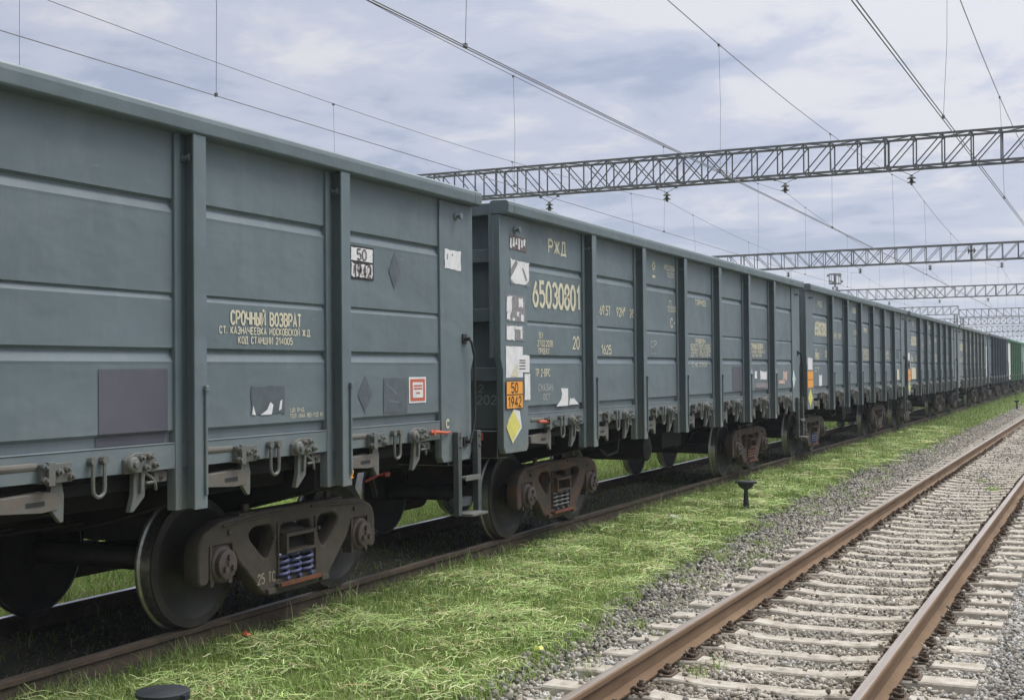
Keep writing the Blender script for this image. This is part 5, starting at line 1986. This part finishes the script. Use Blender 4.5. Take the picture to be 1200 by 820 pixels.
TR = [(XR-0.05, 9.10, 'above the empty track'), (XT, 9.08, 'above the train'), (XT-5, 9.12, 'on the first track line behind the train'),
      (XT-10.1, 9.10, 'on the second track line behind the train'), (XT-15.6, 9.05, 'on the third track line behind the train')]
for gi, gname in ((0, 'the nearest gantry'), (1, 'the second gantry'), (2, 'the third gantry')):
    for x, z, tn in TR:
        insulator(x, GY[gi], 9.66, z, 'dark insulator hanging from %s %s' % (gname, tn))


def strain(x, y, z, ln, label):
    root = empty('strain_insulator', (x, y, z))
    tag(root, label, 'insulator')
    mb = MB()
    mb.tube([(-ln, 0, -0.02), (-0.3, 0, 0)], 0.014, 5)
    mb.tube([(0.3, 0, 0), (ln, 0, 0.06)], 0.014, 5)
    link('span_wire', mb.mesh('span_wire', WIREM), root)
    mb = MB()
    for k in range(3):
        a = -0.26+k*0.19
        mb.lathe([(a, 0.04), (a+0.03, 0.24), (a+0.06, 0.25), (a+0.13, 0.08), (a+0.17, 0.05)], 'x', (0, 0, 0), 14)
    link('insulator_disc', mb.mesh('insulator_disc', CERAM), root)


strain(-8.9, 97.2, 10.35, 1.5, 'dark strain insulator lying horizontally in the second gantry beam')

# ------------------------------------------------------------------ floodlight mast
def floodlight():
    root = empty('floodlight_mast', (-33.2, 172.0, -0.3))
    tag(root, 'tall lattice floodlight mast with a ring of lamps, behind the third gantry', 'floodlight mast')
    mb = MB()
    for sx in (-1, 1):
        for sy in (-1, 1):
            mb.bar((sx*0.6, sy*0.6, 0), (sx*0.28, sy*0.28, 13.2), 0.09)
    n = 15
    for i in range(n):
        z0, z1 = 13.2*i/n, 13.2*(i+1)/n
        a0, a1 = 0.6-0.32*i/n, 0.6-0.32*(i+1)/n
        s = 1 if i % 2 else -1
        for sy in (-1, 1):
            mb.bar((s*a0, sy*a0, z0), (-s*a1, sy*a1, z1), 0.05)
            mb.bar((sy*a0, s*a0, z0), (sy*a1, -s*a1, z1), 0.05)
    link('mast', mb.mesh('mast', GANTRY), root)
    mb = MB()
    for z in (13.6, 14.9):
        for k in range(8):
            t0, t1 = k*PI/4, (k+1)*PI/4
            mb.bar((0.8*math.cos(t0), 0.8*math.sin(t0), z), (0.8*math.cos(t1), 0.8*math.sin(t1), z), 0.12)
    for k in range(8):
        t0 = k*PI/4
        mb.bar((0.8*math.cos(t0), 0.8*math.sin(t0), 13.6), (0.8*math.cos(t0), 0.8*math.sin(t0), 14.9), 0.06)
    mb.bar((0, 0, 13.1), (0, 0, 14.9), 0.2)
    link('platform', mb.mesh('platform', GANTRY), root)
    lm = MB()
    lm.lathe([(0, 0.08), (0.12, 0.16), (0.30, 0.19)], 'x', (0, 0, 0), 12)
    lm = lm.mesh('lamp', simple('lamp_grey', (0.22, 0.23, 0.25), 0.5))
    for k in range(6):
        t0 = k*PI/3
        link('lamp', lm, root, (0.75*math.cos(t0), 0.75*math.sin(t0), 14.75 if k % 2 else 13.9), t0)


floodlight()

# ------------------------------------------------------------------ small things beside the track
def marker_post(x, y, label, z=None):
    z = float(ground_z(x, y)) if z is None else z
    root = empty('marker_post', (x, y, z))
    tag(root, label, 'marker post', 'black cup-topped posts in the grass strip')
    mb = MB()
    mb.lathe([(-0.03, 0.050), (0.10, 0.046), (0.22, 0.036), (0.34, 0.030), (0.37, 0.034)], 'z', (0, 0, 0), 14)
    link('stem', mb.mesh('stem', POSTM), root)
    mb = MB()
    mb.lathe([(0.33, 0.035), (0.35, 0.075), (0.385, 0.112), (0.43, 0.128), (0.437, 0.142), (0.455, 0.142), (0.460, 0.130), (0.460, 0.0)], 'z', (0, 0, 0), 20)
    link('cup', mb.mesh('cup', POSTM), root)
    for s in (-1, 1):
        mb = MB()
        mb.box(*sorted([s*0.138, s*0.165]), -0.02, 0.02, 0.425, 0.45)
        link('lug', mb.mesh('lug', POSTM), root)


marker_post(-4.98, 18.7, 'black cup-topped post standing in the grass in front of the second wagon')
marker_post(-4.56, 5.25, 'top of a black cup-topped post at the bottom edge, nearest to the camera')
marker_post(-4.35, 70.5, 'far black cup-topped post near the right edge of the picture')


def litter(name, x, y, size, mat, label, seed):
    r = random.Random(seed)
    bm_ = MB()
    n = 9
    z = float(ground_z(x, y))
    ring = [(math.cos(2*PI*k/n)*size*r.uniform(0.6, 1.1), math.sin(2*PI*k/n)*size*r.uniform(0.5, 0.9), r.uniform(0.0, 0.03)) for k in range(n)]
    top = [(a*0.55+r.uniform(-0.01, 0.01), b*0.55, c+size*0.5*r.uniform(0.5, 1.0)) for a, b, c in ring]
    v = ring+top+[(0, 0, size*0.35)]
    f = [(k, (k+1) % n, n+(k+1) % n, n+k) for k in range(n)]+[(n+k, n+(k+1) % n, 2*n) for k in range(n)]
    bm_.add(v, f)
    o = link(name, bm_.mesh(name, mat), None, (x, y, z+0.07), r.uniform(0, 3))
    tag(o, label, 'litter')


litter('crumpled_wrapper', -5.93, 7.75, 0.055, LITTERR, 'small crumpled orange-red wrapper in the grass beside the nearest wheel', 1)
litter('paper_scrap', -5.30, 16.2, 0.10, LITTERW, 'flat white paper scrap lying in the grass strip', 2)
litter('plastic_scrap', -3.95, 8.75, 0.055, LITTERY, 'yellow-green plastic scrap at the edge of the ballast', 3)


# ------------------------------------------------------------------ the hazy air
hm = bpy.data.materials.new('haze')
hm.use_nodes = True
hn = hm.node_tree
hn.nodes.clear()
ho = hn.nodes.new('ShaderNodeOutputMaterial')
hv = hn.nodes.new('ShaderNodeVolumePrincipled')
hv.inputs['Color'].default_value = (0.86, 0.92, 1.0, 1)
hv.inputs['Density'].default_value = 0.0007
hn.links.new(hv.outputs[0], ho.inputs['Volume'])
mb = MB()
mb.box(-760, 760, -220, 1400, -2.2, 17.5)
tag(link('haze', mb.mesh('haze', hm)), kind='stuff')
